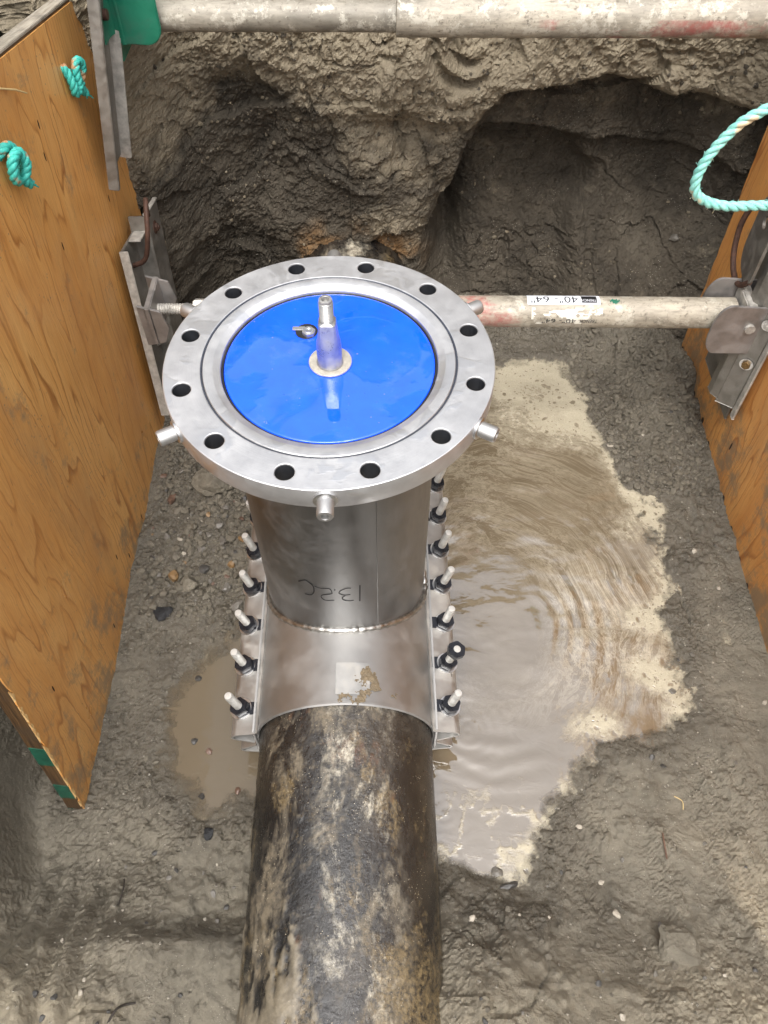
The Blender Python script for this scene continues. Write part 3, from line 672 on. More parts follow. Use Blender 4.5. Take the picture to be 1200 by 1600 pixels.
for si, s_ in enumerate(strokes):
    q = spline(s_) if len(s_) > 2 else s_
    wd = (.0024, .0013, .0013, .0022, .0012, .0021)[si]
    pp = [((RR+.0004)*math.sin(R(a)), -(RR+.0004)*math.cos(R(a)), z_) for a, z_ in q]
    # flat ribbon of ink on the curved steel
    vs_ = []; fs = []
    for i, p in enumerate(pp):
        t = Vector(pp[min(i+1, len(pp)-1)])-Vector(pp[max(i-1, 0)]); n_ = Vector((p[0], p[1], 0)).normalized(); sdv = t.cross(n_).normalized()*wd*.5
        for e in (-1, 1): vs_.append(tuple(Vector(p)+sdv*e)); vs_.append(tuple(Vector(p)+sdv*e+n_*.0005))
    for i in range(len(pp)-1):
        o = i*4; fs += [(o+1, o+3, o+7, o+5), (o, o+4, o+6, o+2), (o, o+1, o+5, o+4), (o+2, o+6, o+7, o+3)]
    lt.add(vs_, fs)
lo = lt.build('lettering', INK, riser); lo['label'] = 'handwritten black marker figures 13.20 upside down'
# flange, with its twelve bolt holes cut through
def curve_plate(name, loops, half, bev=.0):
    cu = bpy.data.curves.new(name, 'CURVE'); cu.dimensions = '2D'; cu.fill_mode = 'BOTH'; cu.extrude = half-bev; cu.bevel_depth = bev; cu.bevel_resolution = 1
    for lp in loops:
        sp = cu.splines.new('POLY'); sp.points.add(len(lp)-1); sp.use_cyclic_u = True
        for p, q in zip(sp.points, lp): p.co = (q[0], q[1], 0, 1)
    ob = bpy.data.objects.new(name, cu); col.objects.link(ob)
    dg = bpy.context.evaluated_depsgraph_get(); dg.update()
    me = bpy.data.meshes.new_from_object(ob.evaluated_get(dg)); bpy.data.objects.remove(ob); bpy.data.curves.remove(cu)
    me.name = name; me.shade_smooth(); me.set_sharp_from_angle(angle=R(40)); return me
circ = lambda r, n, cx=0, cy=0: [(cx+r*math.cos(2*PI*k/n), cy+r*math.sin(2*PI*k/n)) for k in range(n)]
holes = [circ(.0148, 32, .2159*math.sin(-.301+YAW+k*PI/6), .2159*math.cos(-.301+YAW+k*PI/6)) for k in range(12)]
FT = .036
fme = curve_plate('flange', [circ(.2413-.0015, 180), circ(.1885, 160)]+holes, FT/2, .0015)
fl_o = mk('flange', fme, FLANGE, SL); fl_o.location = Vector(SL['_off'])+Vector((0, 0, -FT/2))
HOLE_SHADE = m_plain('hole_shade_dark', (.024, .026, .031), .5, .2, .3, 60)
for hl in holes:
    c_ = np.mean(hl, axis=0); MB().lathe([(.0130, FT/2-.002), (.0130, -FT/2+.002)], 28, tr(c_[0], c_[1], 0)).build('hole_shade_liner', HOLE_SHADE, fl_o)  # added dark liner paints the shade of the hole over its steel
fr = MB(); fr.lathe([(.1885, -FT), (.1885, -.004), (.1880, -.0038), (.1845, -.0038), (.1842, -.001), (.1832, .0), (.1700, .0), (.1685, -.0006), (.1660, -.0022), (.1620, -.0034), (.1592, -.0048), (.1582, -.0075), (.1582, -.05), (.170, -.05), (.172, -FT)], 160, closed=True)
fr.build('flange_seat', FLANGE, SL, smooth=30)
MB().lathe([(.1842+.0023+.0019*math.cos(a), -.0022+.0019*math.sin(a)) for a in np.linspace(0, 2*PI, 10, endpoint=False)], 140, closed=True).build('o_ring', ORING, SL)
MB().lathe([(RR-.002, -.054), (RR+.0085, -.0375), (RR+.002, -.0365), (RR-.002, -.0365)], 96, closed=True).build('fillet_weld', WELD, SL)
for k in range(6):
    a = k*PI/3; d = Vector((math.sin(a), math.cos(a), 0))
    Mx = tr(*(d*.2405+Vector((0, 0, -.0185)))) @ d.to_track_quat('Z', 'Y').to_matrix().to_4x4()
    w_ = MB(); w_.lathe([(.006, 0), (.0160, 0), (.0165, .001), (.0165, .0035), (.0150, .0045), (.006, .0045)], 28, Mx, closed=True)
    js = MB(); js.lathe([(1e-5, .0045), (.0112, .0045), (.0114, .026), (.0102, .0285), (.0060, .029), (.0055, .0285), (.0055, .021), (1e-5, .021)], 24, Mx)
    j = js.build('jack_screw', SHELL, SL); w_.build('washer', WASH, j)
# faded label plate and mud left on the shell
lab = MB(); vs_ = []; fs = []
nx, ny = 10, 6
for j in range(ny+1):
    for i in range(nx+1):
        x_ = -.013+.062*i/nx; y_ = -.292+.062*j/ny; vs_.append((x_, y_, PZ+math.sqrt((RS+.0012)**2-x_*x_)))
fs = [(j*(nx+1)+i, j*(nx+1)+i+1, (j+1)*(nx+1)+i+1, (j+1)*(nx+1)+i) for j in range(ny) for i in range(nx)]
LABM = m_metal('label_film', (.43, .425, .41), (.51, .505, .49), .46, .58, 40, bump=.05, dirt=((.42, .37, .28), .35), metal=1.0)
lab.add(vs_, fs); lab.build('label_plate', LABM, SL)
gxs = np.linspace(-.02, .125, 110); gys = np.linspace(-.312, -.21, 80); GX, GY = np.meshgrid(gxs, gys)
tri = np.minimum.reduce([(GY+.313)*9, (.30-(np.abs(GX-.045-(GY+.31)*-.10)/.075+(GY+.31)/.10)*.30)*3.2])
mm = tri+.75*fbm(GX*40, GY*40, oct=5, seed=160, gain=.65)-.22
keep = mm > 0
vid = -np.ones(GX.shape, int); mb = MB(); V = []
hh = np.clip(mm, 0, 1)*.004+.0010*fbm(GX*200, GY*200, oct=2, seed=161)
for j in range(GX.shape[0]-1):
    for i in range(GX.shape[1]-1):
        if keep[j:j+2, i:i+2].all():
            ids = []
            for a, b in ((j, i), (j, i+1), (j+1, i+1), (j+1, i)):
                if vid[a, b] < 0:
                    vid[a, b] = len(V); x_ = GX[a, b]; V.append((x_, GY[a, b], PZ+math.sqrt((RS+.0014+max(hh[a, b], 0))**2-x_*x_)))
                ids.append(vid[a, b])
            mb.f.append(tuple(ids))
mb.v = V; mb.build('mud_smear', SPLAT, SL, smooth=80)

# ------------------------------------------------------------------ blue plug in the flange
BP = thing('valve_plug', 'glossy bright blue round plug seated inside the flange, upright threaded stem at its centre', 'plug', (0, 0, -.02))
MB().lathe([(1e-5, -.0070), (.030, -.0070), (.10, -.0070), (.150, -.0070), (.1532, -.0071), (.1542, -.0080), (.1545, -.0095), (.1545, -.04), (1e-5, -.04)], 128).build('disc', BLUE, BP, smooth=50)
MB().lathe([(.1546, -.0100), (.1556, -.0080), (.1572, -.0080), (.1580, -.0095), (.1580, -.03), (.1546, -.03)], 128, closed=True).build('edge_gap_shade', DARK, BP)  # black ring paints in the shade of the gap round the disc
MB().cyl(.0315, -.0066, -.0030, 48, tr(.001, 0, 0), .0008).build('stem_collar', COLLAR, BP)
stm = MB(); sq = []
# round base blending into a squared key then the thread
lev = [(-.0035, .0190, 0), (.000, .0195, 0), (.003, .0180, 0), (.030, .0180, 0), (.038, .0178, .15), (.048, .0172, .75), (.062, .0160, .9), (.074, .0150, .95), (.0755, .0135, .95), (.0765, .0098, .0)]
seg = 48; vs_ = []
for z_, r_, q in lev:
    for k in range(seg):
        a = 2*PI*k/seg; sqr = min(1/max(abs(math.cos(a)), 1e-6), 1/max(abs(math.sin(a)), 1e-6)); rr_ = r_*(1-q)+q*min(r_, r_*.80*sqr)
        vs_.append((rr_*math.cos(a)+.001, rr_*math.sin(a)-.004, z_))
fs = [(i*seg+k, i*seg+(k+1) % seg, (i+1)*seg+(k+1) % seg, (i+1)*seg+k) for i in range(len(lev)-1) for k in range(seg)]
stm.add(vs_, fs); stem = stm.build('stem', CHROME, BP, smooth=28)
pr = [(.0098, .0765)]; zz = .0785
while zz < .108: pr += [(.0102, zz), (.0085, zz+.0012)]; zz += .0026
pr += [(.0095, .110), (.0090, .1125), (.0060, .1130), (.0052, .1120), (.0050, .106), (1e-5, .106)]
MB().lathe(pr, 28, tr(.001, -.004, 0)).build('thread', CHROME, stem, smooth=25)
vf = MB(); vf.prism(hexp(.0105, .3), -.0068, .0, tr(-.0345, .061, 0)); va = vf.build('bleed_fitting', SHELL, BP, .0008)
MB().lathe([(1e-5, .001), (.0035, .001), (.0038, .0025), (.0065, .0025), (.0065, .0), (1e-5, -.0002)], 20, tr(-.0345, .061, 0)).build('port', WASH, va)
MB().cyl(.017, -.0068, -.0060, 24, tr(-.0385, .066, 0), .0003).build('recess', DARK, va)
MB().box((-.060, .066, -.0062), (-.040, .074, -.0030)).build('tab', SHELL, va, .001)

# ------------------------------------------------------------------ plywood shoring panels
def wavy_sheet(u0, u1, v0, v1, x0, x1, jag, seed, sides='uUvV'):
    # sheet in local coords: thickness x, width y(u), height z(v), ragged rim
    rng = random.Random(seed); n = 60; rim = []
    def J(s): return (rng.random()**3*jag if s in sides else 0)
    for i in range(n): rim.append((u0+(u1-u0)*i/n, v0+J('v')))
    for i in range(n): rim.append((u1-J('U'), v0+(v1-v0)*i/n))
    for i in range(n): rim.append((u1-(u1-u0)*i/n, v1-J('V')))
    for i in range(n): rim.append((u0+J('u'), v1-(v1-v0)*i/n))
    m = MB(); k = len(rim); vs_ = [(x0, u, v) for u, v in rim]+[(x1, u, v) for u, v in rim]
    return m.add(vs_, [tuple(range(k)), tuple(range(k, 2*k))]+[(i, (i+1) % k, k+(i+1) % k, k+i) for i in range(k)])
TH = .181
e1 = Vector((-.012*math.cos(TH), math.cos(TH), -math.sin(TH))).normalized(); nn_ = Vector((1, .012, .023)); nn_ = (nn_-e1*nn_.dot(e1)).normalized(); e2 = nn_.cross(e1)
LP = thing('plywood_panel', 'worn orange plywood shoring sheet with green painted corner, holding up the left side', 'plywood panel', world_coords=False)
LM = Matrix.Identity(4)
for i in range(3): LM[i][0], LM[i][1], LM[i][2] = nn_[i], e1[i], e2[i]
LM[0][3] = -.524
UN, UF, VB, VT = -.289, .918, -.90, .290
LP.matrix_world = LM
wavy_sheet(UN+.002, UF, VB, VT-.002, -.031, -.0028, .0015, 3).build('core', PLYE, LP, smooth=20)
wavy_sheet(UN, UF+.001, VB-.001, VT-.006, -.0028, 0, .006, 5, 'uv').build('face_veneer', PLYL, LP, smooth=20)
MB().box((-.0312, UN+.003, VT-.002), (-.002, UF-.002, VT+.003)).build('top_edge', PLYT, LP, .001)
for v0, v1 in ((-.905, -.84), (-.800, -.745), (-.675, -.61)):
    m = MB(); m.add([(-.030, UN+.0005, v0+.006), (-.0035, UN+.0005, v0), (-.0035, UN+.0005, v1-.008), (-.030, UN+.0005, v1)], [(0, 1, 2, 3)]); m.f.append((3, 2, 1, 0)); m.f.pop()
    m.add([(-.030, UN+.003, v0+.006), (-.0035, UN+.003, v0), (-.0035, UN+.003, v1-.008), (-.030, UN+.003, v1)], [(0, 1, 2, 3)])
    m.f += [(0, 1, 5, 4), (1, 2, 6, 5), (2, 3, 7, 6), (3, 0, 4, 7)]
    m.build('paint_mark', GREENP, LP)
rng = random.Random(8)
for i in range(16):
    v = rng.uniform(-.85, -.1); l = rng.uniform(.015, .06); m = MB()
    m.add([(-.0035, UN+.001, v), (.0006, UN+.0015, v+l*.3), (-.001, UN-.002, v+l), (-.0035, UN+.003, v+l*.9), (.0006, UN+.006, v+l*.6)], [(0, 1, 2), (0, 2, 3), (1, 4, 2), (0, 3, 4), (0, 4, 1), (2, 4, 3)])
    m.build('splinter', PALEW, LP)
def slot_marks(parent, spots, mat, xs):
    for u, v, a, b in spots:
        MB().add([(xs, u+a*math.cos(t), v+b*math.sin(t)) for t in np.linspace(0, 2*PI, 12, endpoint=False)]+[(xs*.2, u+a*.8*math.cos(t), v+b*.8*math.sin(t)) for t in np.linspace(0, 2*PI, 12, endpoint=False)],
                 [tuple(range(12))]+[(i, (i+1) % 12, 12+(i+1) % 12, 12+i) for i in range(12)]).build('knot_hole', mat, parent)
KNOT = m_plain('knot_dark', (.020, .008, .004), .6)
slot_marks(LP, [(u, v, .002, .0085) for u, v in ((.189, -.639), (.247, -.697), (.07, -.73), (.375, -.697), (-.197, -.566), (.481, .164), (.466, .115), (.421, -.032), (.727, -.068))], KNOT, .0006)
RP = thing('plywood_panel', 'orange plywood shoring sheet with dark knots along its lower edge, on the right side', 'plywood panel', world_coords=False)
RP.location = (.92, 0, 0); RP.rotation_euler = (0, R(-.6), 0)
wavy_sheet(-.62, .878, -.875, .36, .0028, .030, .0015, 13).build('core', PLYE, RP, smooth=20)
wavy_sheet(-.62, .880, -.877, .36, 0, .0028, .004, 15).build('face_veneer', PLYR, RP, smooth=20)
slot_marks(RP, [(.855-.085*i+rng.uniform(-.01, .01), -.772-.004*i+rng.uniform(-.008, .008), .0075, .0095) for i in range(13)], KNOT, -.0008)
slot_marks(RP, [(.15, -.45, .004, .02), (.42, -.68, .003, .013), (.02, -.60, .003, .012), (-.12, -.55, .003, .02)], KNOT, -.0006)

# ------------------------------------------------------------------ shoring rails
def framed(origin, ex, ey, ez):
    F = Matrix.Identity(4)
    for i in range(3): F[i][0], F[i][1], F[i][2], F[i][3] = ex[i], ey[i], ez[i], origin[i]
    return F
def bolt_at(parent, F, u, v, h, mat, r=.008, hexa=True):
    m = MB(); Mx = F @ tr(h, u, v) @ AX
    m.lathe([(1e-5, 0), (r*1.5, 0), (r*1.5, .0015), (1e-5, .0016)], 18, Mx); b = m.build('bolt', WASH if mat is not RUST else RUST, parent)
    h_ = MB(); h_.prism(hexp(r, .2), .0015, .0075, Mx); h_.cyl(r*.5, .0075, .011, 12, Mx); h_.build('bolt_head', mat, b, .0006)
# left lower rail: lies on the sheet, parallel to its edge
e2r = (e2+e1*.03).normalized(); e1r = e2r.cross(nn_)
F = framed((-.510, .612, -.272), nn_, e1r, e2r)
LR = thing('shoring_rail', 'galvanised shoring rail with rusty handle at its top, bolted low on the left plywood', 'shoring rail', world_coords=False)
LR.matrix_world = F
I4 = Matrix.Identity(4)
MB().box((0, .004, -.435), (.006, .130, .0)).build('base_plate', RAIL, LR, .0012)
MB().box((0, 0, -.435), (.020, .0042, .002)).build('side_lip', RAILE, LR, .001)
MB().box((.0, .112, -.435), (.040, .118, .035)).build('web', RAIL, LR, .001)
MB().box((.040, .104, -.435), (.046, .205, .040)).build('face_plate', RAIL, LR, .0012)
MB().box((.038, .103, .040), (.048, .206, .044)).build('cut_end', RAILE, LR, .001)
MB().box((.0065, .060, -.002), (.034, .112, .003)).build('cut_end', RAILE, LR, .001)
for u, v in ((.075, -.205), (.092, -.275)): bolt_at(LR, I4, u, v, .006, RAILE, .0065)
bolt_at(LR, I4, .150, -.005, .046, RUST, .010)
hp = spline([(.006, .055, -.055), (.040, .045, -.035), (.060, .035, .020), (.064, .050, .065), (.060, .080, .085), (.050, .105, .060), (.046, .118, .035)], 6)
MB().tube([tuple(p) for p in hp], .0055, 10).build('handle', RUST, LR)
# left upper rail: leans in at the top
ez_ = (Vector((-.445, .722, .187))-Vector((-.492, .682, -.141))).normalized(); ey_ = Vector((-.05, 1, -.18)); ey_ = (ey_-ez_*ey_.dot(ez_)).normalized(); ex_ = ey_.cross(ez_)
LU = thing('shoring_rail', 'tall grey channel rail hanging below the green bracket, upper left', 'shoring rail', world_coords=False)
LU.matrix_world = framed((-.495, .680, -.141), ex_, ey_, ez_)
MB().box((-.016, .004, .004), (-.010, .122, .46)).build('base_plate', RAIL, LU, .001)
MB().box((-.016, -.003, -.022), (.006, .010, .46)).build('side_flange', RAIL, LU, .0015)
MB().box((-.016, .112, -.002), (.012, .120, .46)).build('side_flange', RAILE, LU, .0015)
MB().box((-.030, .121, .030), (-.018, .205, .46)).build('rear_flange', RAIL, LU, .001)
MB().box((-.034, .205, .030), (-.010, .209, .46)).build('rear_lip', RAILE, LU, .001)
# right rail, plumb
RRL = thing('shoring_rail', 'galvanised bent channel rail carrying the lower strut on the right plywood', 'shoring rail', (.90, .5, -.6))
def vstrip(prof, t, z0, z1):   # profile in (x,y), extruded along z
    m = MB().strip(prof, t, z0, z1); m.v = [(a, c, b) for a, b, c in m.v]; return m
XO = .005
vstrip([(.913+XO, .480), (.913+XO, .492), (.913+XO, .692)], .005, -.645, -.10).build('base_plate', RAIL, RRL, .001)
vstrip([(.905+XO, .462), (.868+XO, .487)], .005, -.585, -.10).build('web', RAIL, RRL, .001)
vstrip([(.871+XO, .484), (.858+XO, .500), (.858+XO, .520)], .005, -.575, -.10).build('inner_flange', RAIL, RRL, .001)
vstrip([(.913+XO, .470), (.899+XO, .452), (.899+XO, .436)], .005, -.600, -.10).build('outer_flange', RAILE, RRL, .001)
FR = framed((.888+XO, .470, -.45), Vector((-.56, -.83, 0)), Vector((.83, -.56, 0)), Vector((0, 0, 1)))
bolt_at(RRL, FR, 0, 0, .004, BRASS, .010); bolt_at(RRL, FR, .004, .115, .004, RAILE, .009)
# rounded gusset plate with a hole, ringed by a bent rusty rod
def rrect(w, h, r, n=7):
    o = []
    for cx_, cy_, a0 in ((w-r, h-r, 0), (-w+r, h-r, 90), (-w+r, -h+r, 180), (w-r, -h+r, 270)):
        o += [(cx_+r*math.cos(R(a0+90*k/n)), cy_+r*math.sin(R(a0+90*k/n))) for k in range(n+1)]
    return o
gp = curve_plate('gusset_plate', [rrect(.062, .085, .045), circ(.014, 20, .0, .045)], .003)
g_o = mk('gusset_plate', gp, RAIL, RRL); g_o.location = Vector(RRL['_off'])+Vector((.852, .575, -.205)); g_o.rotation_euler = (PI/2, 0, PI/2-.15)
hp = spline([(.846, .645, -.160), (.842, .655, -.215), (.842, .640, -.270), (.842, .600, -.302), (.842, .555, -.300), (.846, .525, -.27)], 6)
MB().tube([tuple(p) for p in hp], .0062, 10).build('handle', RUST, RRL)

# ------------------------------------------------------------------ struts
def set_red(o, f):
    me = o.data; a = me.attributes.new('red', 'FLOAT', 'POINT'); a.data.foreach_set('value', np.array([f(v.co) for v in me.vertices], np.float32))
def xtube(r, xs, y, z, bev=.002, wall=.005):
    m = MB(); n = len(xs)
    pr = [(r-wall, xs[0]), (r-bev, xs[0]), (r, xs[0]+bev)]+[(r, q) for q in xs[1:-1]]+[(r, xs[-1]-bev), (r-bev, xs[-1]), (r-wall, xs[-1])]
    return m.lathe(pr, 48, tr(0, y, z) @ AX, closed=True)
LS = thing('trench_strut', 'lower screw-jack strut with size sticker, spanning the pit behind the flange', 'strut', (.2, .522, -.39))
SY, SZ, SR = .522, -.35, .0335
tb = xtube(SR, np.linspace(-.30, .838, 60), SY, SZ).build('tube', STRUT, LS)
set_red(tb, lambda c: 1.0 if .15 < c.x < .36 else 0)
pr = [(1e-5, -.425)]; zz = -.425
while zz < -.30: pr += [(.0125, zz), (.0105, zz+.003)]; zz += .006
pr += [(1e-5, zz)]
MB().lathe(pr, 20, tr(0, SY, SZ) @ AX).build('screw', RAILE, LS, smooth=25)
MB().prism(hexp(.024), -.345, -.315, tr(0, SY, SZ) @ AX).build('screw_nut', RAILE, LS, .002)
MB().box((-.438, SY-.055, SZ-.055), (-.425, SY+.055, SZ+.045)).build('foot_plate', BRKT, LS, .002)
for s_ in (-1, 1):
    poly = [(-.452, SZ-.06), (-.41, SZ-.05), (-.395, SZ-.01), (-.405, SZ+.035), (-.452, SZ+.05)]
    m = MB().prism(poly, -.003, .003); m.v = [(a, SY+s_*.050+c, b) for a, b, c in m.v]; m.build('ear', BRKT, LS, .001)
# right-hand end: swivel bracket with two rounded ears
for s_ in (-1, 1):
    poly = []
    cx_, cz_ = .84, SZ-.008
    for a in np.linspace(90, 270, 14): poly.append((cx_-.018+.030*math.cos(R(a))-.012, cz_+(.036 if a < 180 else .036)*math.sin(R(a))+(.03 if a < 180 else -.03)*(abs(math.sin(R(a)))**.5)))
    poly = [(.900, cz_+.060)]+poly+[(.900, cz_-.066)]
    m = MB().prism(poly, -.003, .003); m.v = [(a, SY+s_*.046+c, b) for a, b, c in m.v]; m.build('ear', BRKT, LS, .001)
m = MB(); m.cyl(.011, -.056, .056, 18, tr(.862, SY, SZ) @ rotx(PI/2)); m.build('pin', RAILE, LS)
MB().box((.845, SY-.040, SZ-.05), (.868, SY+.040, SZ+.05)).build('saddle', RAILE, LS, .003)
# stickers wrapped on the tube
def wrap(x, ph, r): return (x, SY-r*math.sin(ph), SZ+r*math.cos(ph))
def patch(name, x0, x1, p0, p1, r, mat, parent, mask=None):
    nx = max(2, int(abs(x1-x0)/.0025)); npn = max(3, int(abs(p1-p0)*r/.0025)); m = MB(); vs_ = [wrap(x0+(x1-x0)*i/nx, p0+(p1-p0)*j/npn, r) for j in range(npn+1) for i in range(nx+1)]
    fs = []
    for j in range(npn):
        for i in range(nx):
            if mask is None or mask((i+.5)/nx, (j+.5)/npn): fs.append((j*(nx+1)+i, j*(nx+1)+i+1, (j+1)*(nx+1)+i+1, (j+1)*(nx+1)+i))
    m.add(vs_, fs); me = m.mesh(name); 
    bm = bmesh.new(); bm.from_mesh(me); bmesh.ops.delete(bm, geom=[v for v in bm.verts if not v.link_faces], context='VERTS'); bm.to_mesh(me); bm.free()
    return mk(name, me, mat, parent)
def text_on(name, txt, size, xs, ph0, r, mat, parent, stretch=1.0):
    cu = bpy.data.curves.new(name, 'FONT'); cu.body = txt; cu.size = size; cu.resolution_u = 3
    ob = bpy.data.objects.new(name, cu); col.objects.link(ob); dg = bpy.context.evaluated_depsgraph_get(); dg.update()
    me = bpy.data.meshes.new_from_object(ob.evaluated_get(dg)); bpy.data.objects.remove(ob)
    for v in me.vertices: v.co = wrap(xs-v.co.x*stretch, ph0+v.co.y/r, r)
    me.name = name; me.materials.clear(); return mk(name, me, mat, parent)
XS0, XS1 = .383, .540
s1 = patch('sticker', XS0, XS1, R(-38), R(24), SR+.0005, STICK, LS)
text_on('lettering', '40"- 64"', .029, .493, R(-16), SR+.0010, INK, s1, 1.08)
patch('logo_box', .500, .533, R(-22), R(16), SR+.0009, INK, s1)
text_on('logo_lettering', 'TRENCH', .0095, .5315, R(0), SR+.0013, STICK, s1, .86)
def wornmask(a, b):
    v = fbm(np.array([a*9.]), np.array([b*5.]), oct=4, seed=170)[0]; return v > -.02+.5*abs(b-.25) - .25*(a > .5)*(b < .4)
s2 = patch('sticker', .392, .545, R(36), R(100), SR+.0005, STICKO, LS, wornmask); s2['label'] = 'torn white sticker remains'
text_on('lettering', '40"- 64"', .015, .490, R(76), SR+.0010, INK, s2, 1.5)
text_on('logo_lettering', 'TRENCH', .0125, .536, R(78), SR+.0010, INK, s2, .78)
gm = patch('paint_mark', .558, .585, R(-5), R(22), SR+.0006, GREENB, LS, lambda a, b: abs(a-.5)+abs(b-.5)*1.1 < .5+.2*math.sin(a*21+b*9)); 
# upper strut
US = thing('trench_strut', 'upper weathered two-piece strut tube crossing the top of the pit from the green bracket', 'strut', (.2, .872, .05))
UY, UZ = .872, .1
def slope_tube(r, x0, x1, name, mat, n=50):
    m = xtube(r, np.linspace(x0, x1, n), 0, 0, .002, .006); m.v = [(a, UY-.006*(a+.4)+b, UZ+.004*(a+.4)+c) for a, b, c in m.v]; return m.build(name, mat, US)
slope_tube(.0290, -.46, .14, 'inner_tube', STRUTI)
tb = slope_tube(.0375, .093, 1.0, 'outer_tube', STRUT); set_red(tb, lambda c: 1.0 if c.x > .38 and c.z < UZ+.01 else 0)
# green saddle bracket: folded plate on the rail plus a rounded ear either side of the strut
GB = bpy.data.objects
for s_ in (-1, 1):
    poly = [(-.470, .215), (-.470, .068)]+[(-.404+.034*math.cos(R(a)), .098+.034*math.sin(R(a))) for a in np.linspace(-100, -5, 8)]+[(-.369, .215)]
    m = MB().prism(poly, -.0035, .0035); m.v = [(a, UY+s_*.043+c-.004, b) for a, b, c in m.v]; m.build('bracket_ear', GREENB, US, .002)
fold = spline([(-.468, .772), (-.468, .800), (-.462, .820), (-.452, .830), (-.446, .830)], 4)
vstrip([tuple(p) for p in fold], .006, .088, .225).build('bracket_tab', GREENB, US, .0015)
MB().cyl(.010, 0, .010, 16, tr(-.466, .787, .135) @ AX, .001).build('bracket_bolt', RUST, US)
vstrip([(-.462, .832), (-.462, .915)], .005, .03, .225).build('bracket_back', GREENB, US, .001)
MB().tube([(-.449, .829, .066), (-.449, .829, .225)], .0085, 12).build('bracket_fold', GREENB, US)

# ------------------------------------------------------------------ ropes
def rope(parent, path, r, mat, pitch=.055, name='strand', fuzz=0):
    P = [Vector(p) for p in path]; L = [0]
    for i in range(1, len(P)): L.append(L[-1]+(P[i]-P[i-1]).length)
    n = max(12, int(L[-1]/.0045)); pts = []
    j = 0
    for k in range(n+1):
        s = L[-1]*k/n
        while j < len(L)-2 and L[j+1] < s: j += 1
        t = (s-L[j])/max(L[j+1]-L[j], 1e-9); pts.append(P[j].lerp(P[j+1], t))
    T = [(pts[min(i+1, n)]-pts[max(i-1, 0)]).normalized() for i in range(n+1)]
    u = T[0].orthogonal().normalized(); fr_ = []
    for i in range(n+1):
        u = (u-T[i]*u.dot(T[i])).normalized(); fr_.append((u.copy(), T[i].cross(u)))
    for sN in range(3):
        q = []
        for i in range(n+1):
            a = 2*PI*(L[-1]*i/n)/pitch+sN*2*PI/3; q.append(tuple(pts[i]+r*.50*(math.cos(a)*fr_[i][0]+math.sin(a)*fr_[i][1])))
        MB().tube(q, r*.56, 9).build(name, mat, parent, smooth=60)
RL = thing('rope_loop', 'pale teal twisted rope loop hanging by the top of the right plywood', 'rope', (.7, .5, -.05))
lp = spline([(.905, .47, .075), (.80, .485, .150), (.712, .495, .105), (.680, .50, .070), (.655, .50, .022), (.648, .50, -.020), (.656, .50, -.048), (.683, .50, -.066), (.726, .50, -.075), (.785, .50, -.073), (.86, .49, -.066), (.91, .485, -.070)], 10)
rope(RL, lp, .0094, ROPE1, .054)
rg_ = random.Random(31); fb = MB()
for i in range(150):
    p = Vector(lp[rg_.randrange(len(lp))])+Vector((rg_.uniform(-1, 1), rg_.uniform(-1, 1), rg_.uniform(-1, 1))).normalized()*.0088
    d = Vector((rg_.uniform(-1, 1), rg_.uniform(-1, 1), rg_.uniform(-1, 1)))*.008; fb.tube([tuple(p), tuple(p+d*.5+Vector((0, 0, .001))), tuple(p+d)], .00035, 3)
fb.build('loose_fibres', ROPE1, RL)
def onL(u, v, x): return LM @ Vector((x, u, v))
def uv_of(y, z):
    p = LM.inverted() @ Vector((-.52, y, z)); return p.y, p.z
def knot(label, u, v, sc_, shape):
    o = onL(u, v, 0)
    k = thing('rope_knot', label, 'rope knot', tuple(o), 'rope ends knotted through the left plywood')
    path = [tuple(LM @ Vector((a*sc_, u+b*sc_, v+c*sc_))) for a, b, c in shape]
    rope(k, spline(path, 8), .0095*sc_/.03, ROPE2, .034)
    for s_ in range(7):
        e = Vector(path[-1]); rg = random.Random(s_); d = (Vector(path[-1])-Vector(path[-2])).normalized()*.010+Vector((rg.uniform(-1, 1), rg.uniform(-1, 1), rg.uniform(-1, 1)))*.006
        MB().tube([tuple(e-d*.6), tuple(e+d)], .0012, 5).build('frayed_end', ROPE2, k)
knot('teal rope knot with two stubby ends near the top of the left plywood', .682, .187, .026, [(-.6, .0, .2), (.1, -.6, .7), (.5, -.75, -.3), (.45, -.5, -1.1), (.7, .0, -.7), (.75, -.1, .4), (.9, .3, .95), (1.0, .85, .5), (.8, .7, -.2), (.6, .55, -.9), (.7, 1.0, -1.5)])
knot('rounder teal rope knot at the left picture edge on the left plywood', .307, .159, .027, [(-.6, 0, .2), (.2, -.4, .9), (.4, .5, .9), (.5, .9, 0), (.5, .3, -.9), (.6, -.6, -.6), (.8, -.7, .4), (1.0, .1, .7), (1.1, .4, -.1), (.8, .2, -.9), (.8, .75, -1.4)])
RB = thing('rope_length', 'dark teal rope lying behind the top edge of the left plywood', 'rope', (-.58, .45, .25))
rope(RB, spline([(-.60, .30, .10), (-.575, .40, .25), (-.568, .47, .285), (-.60, .56, .25), (-.63, .64, .05)], 8), .010, ROPE2, .05)

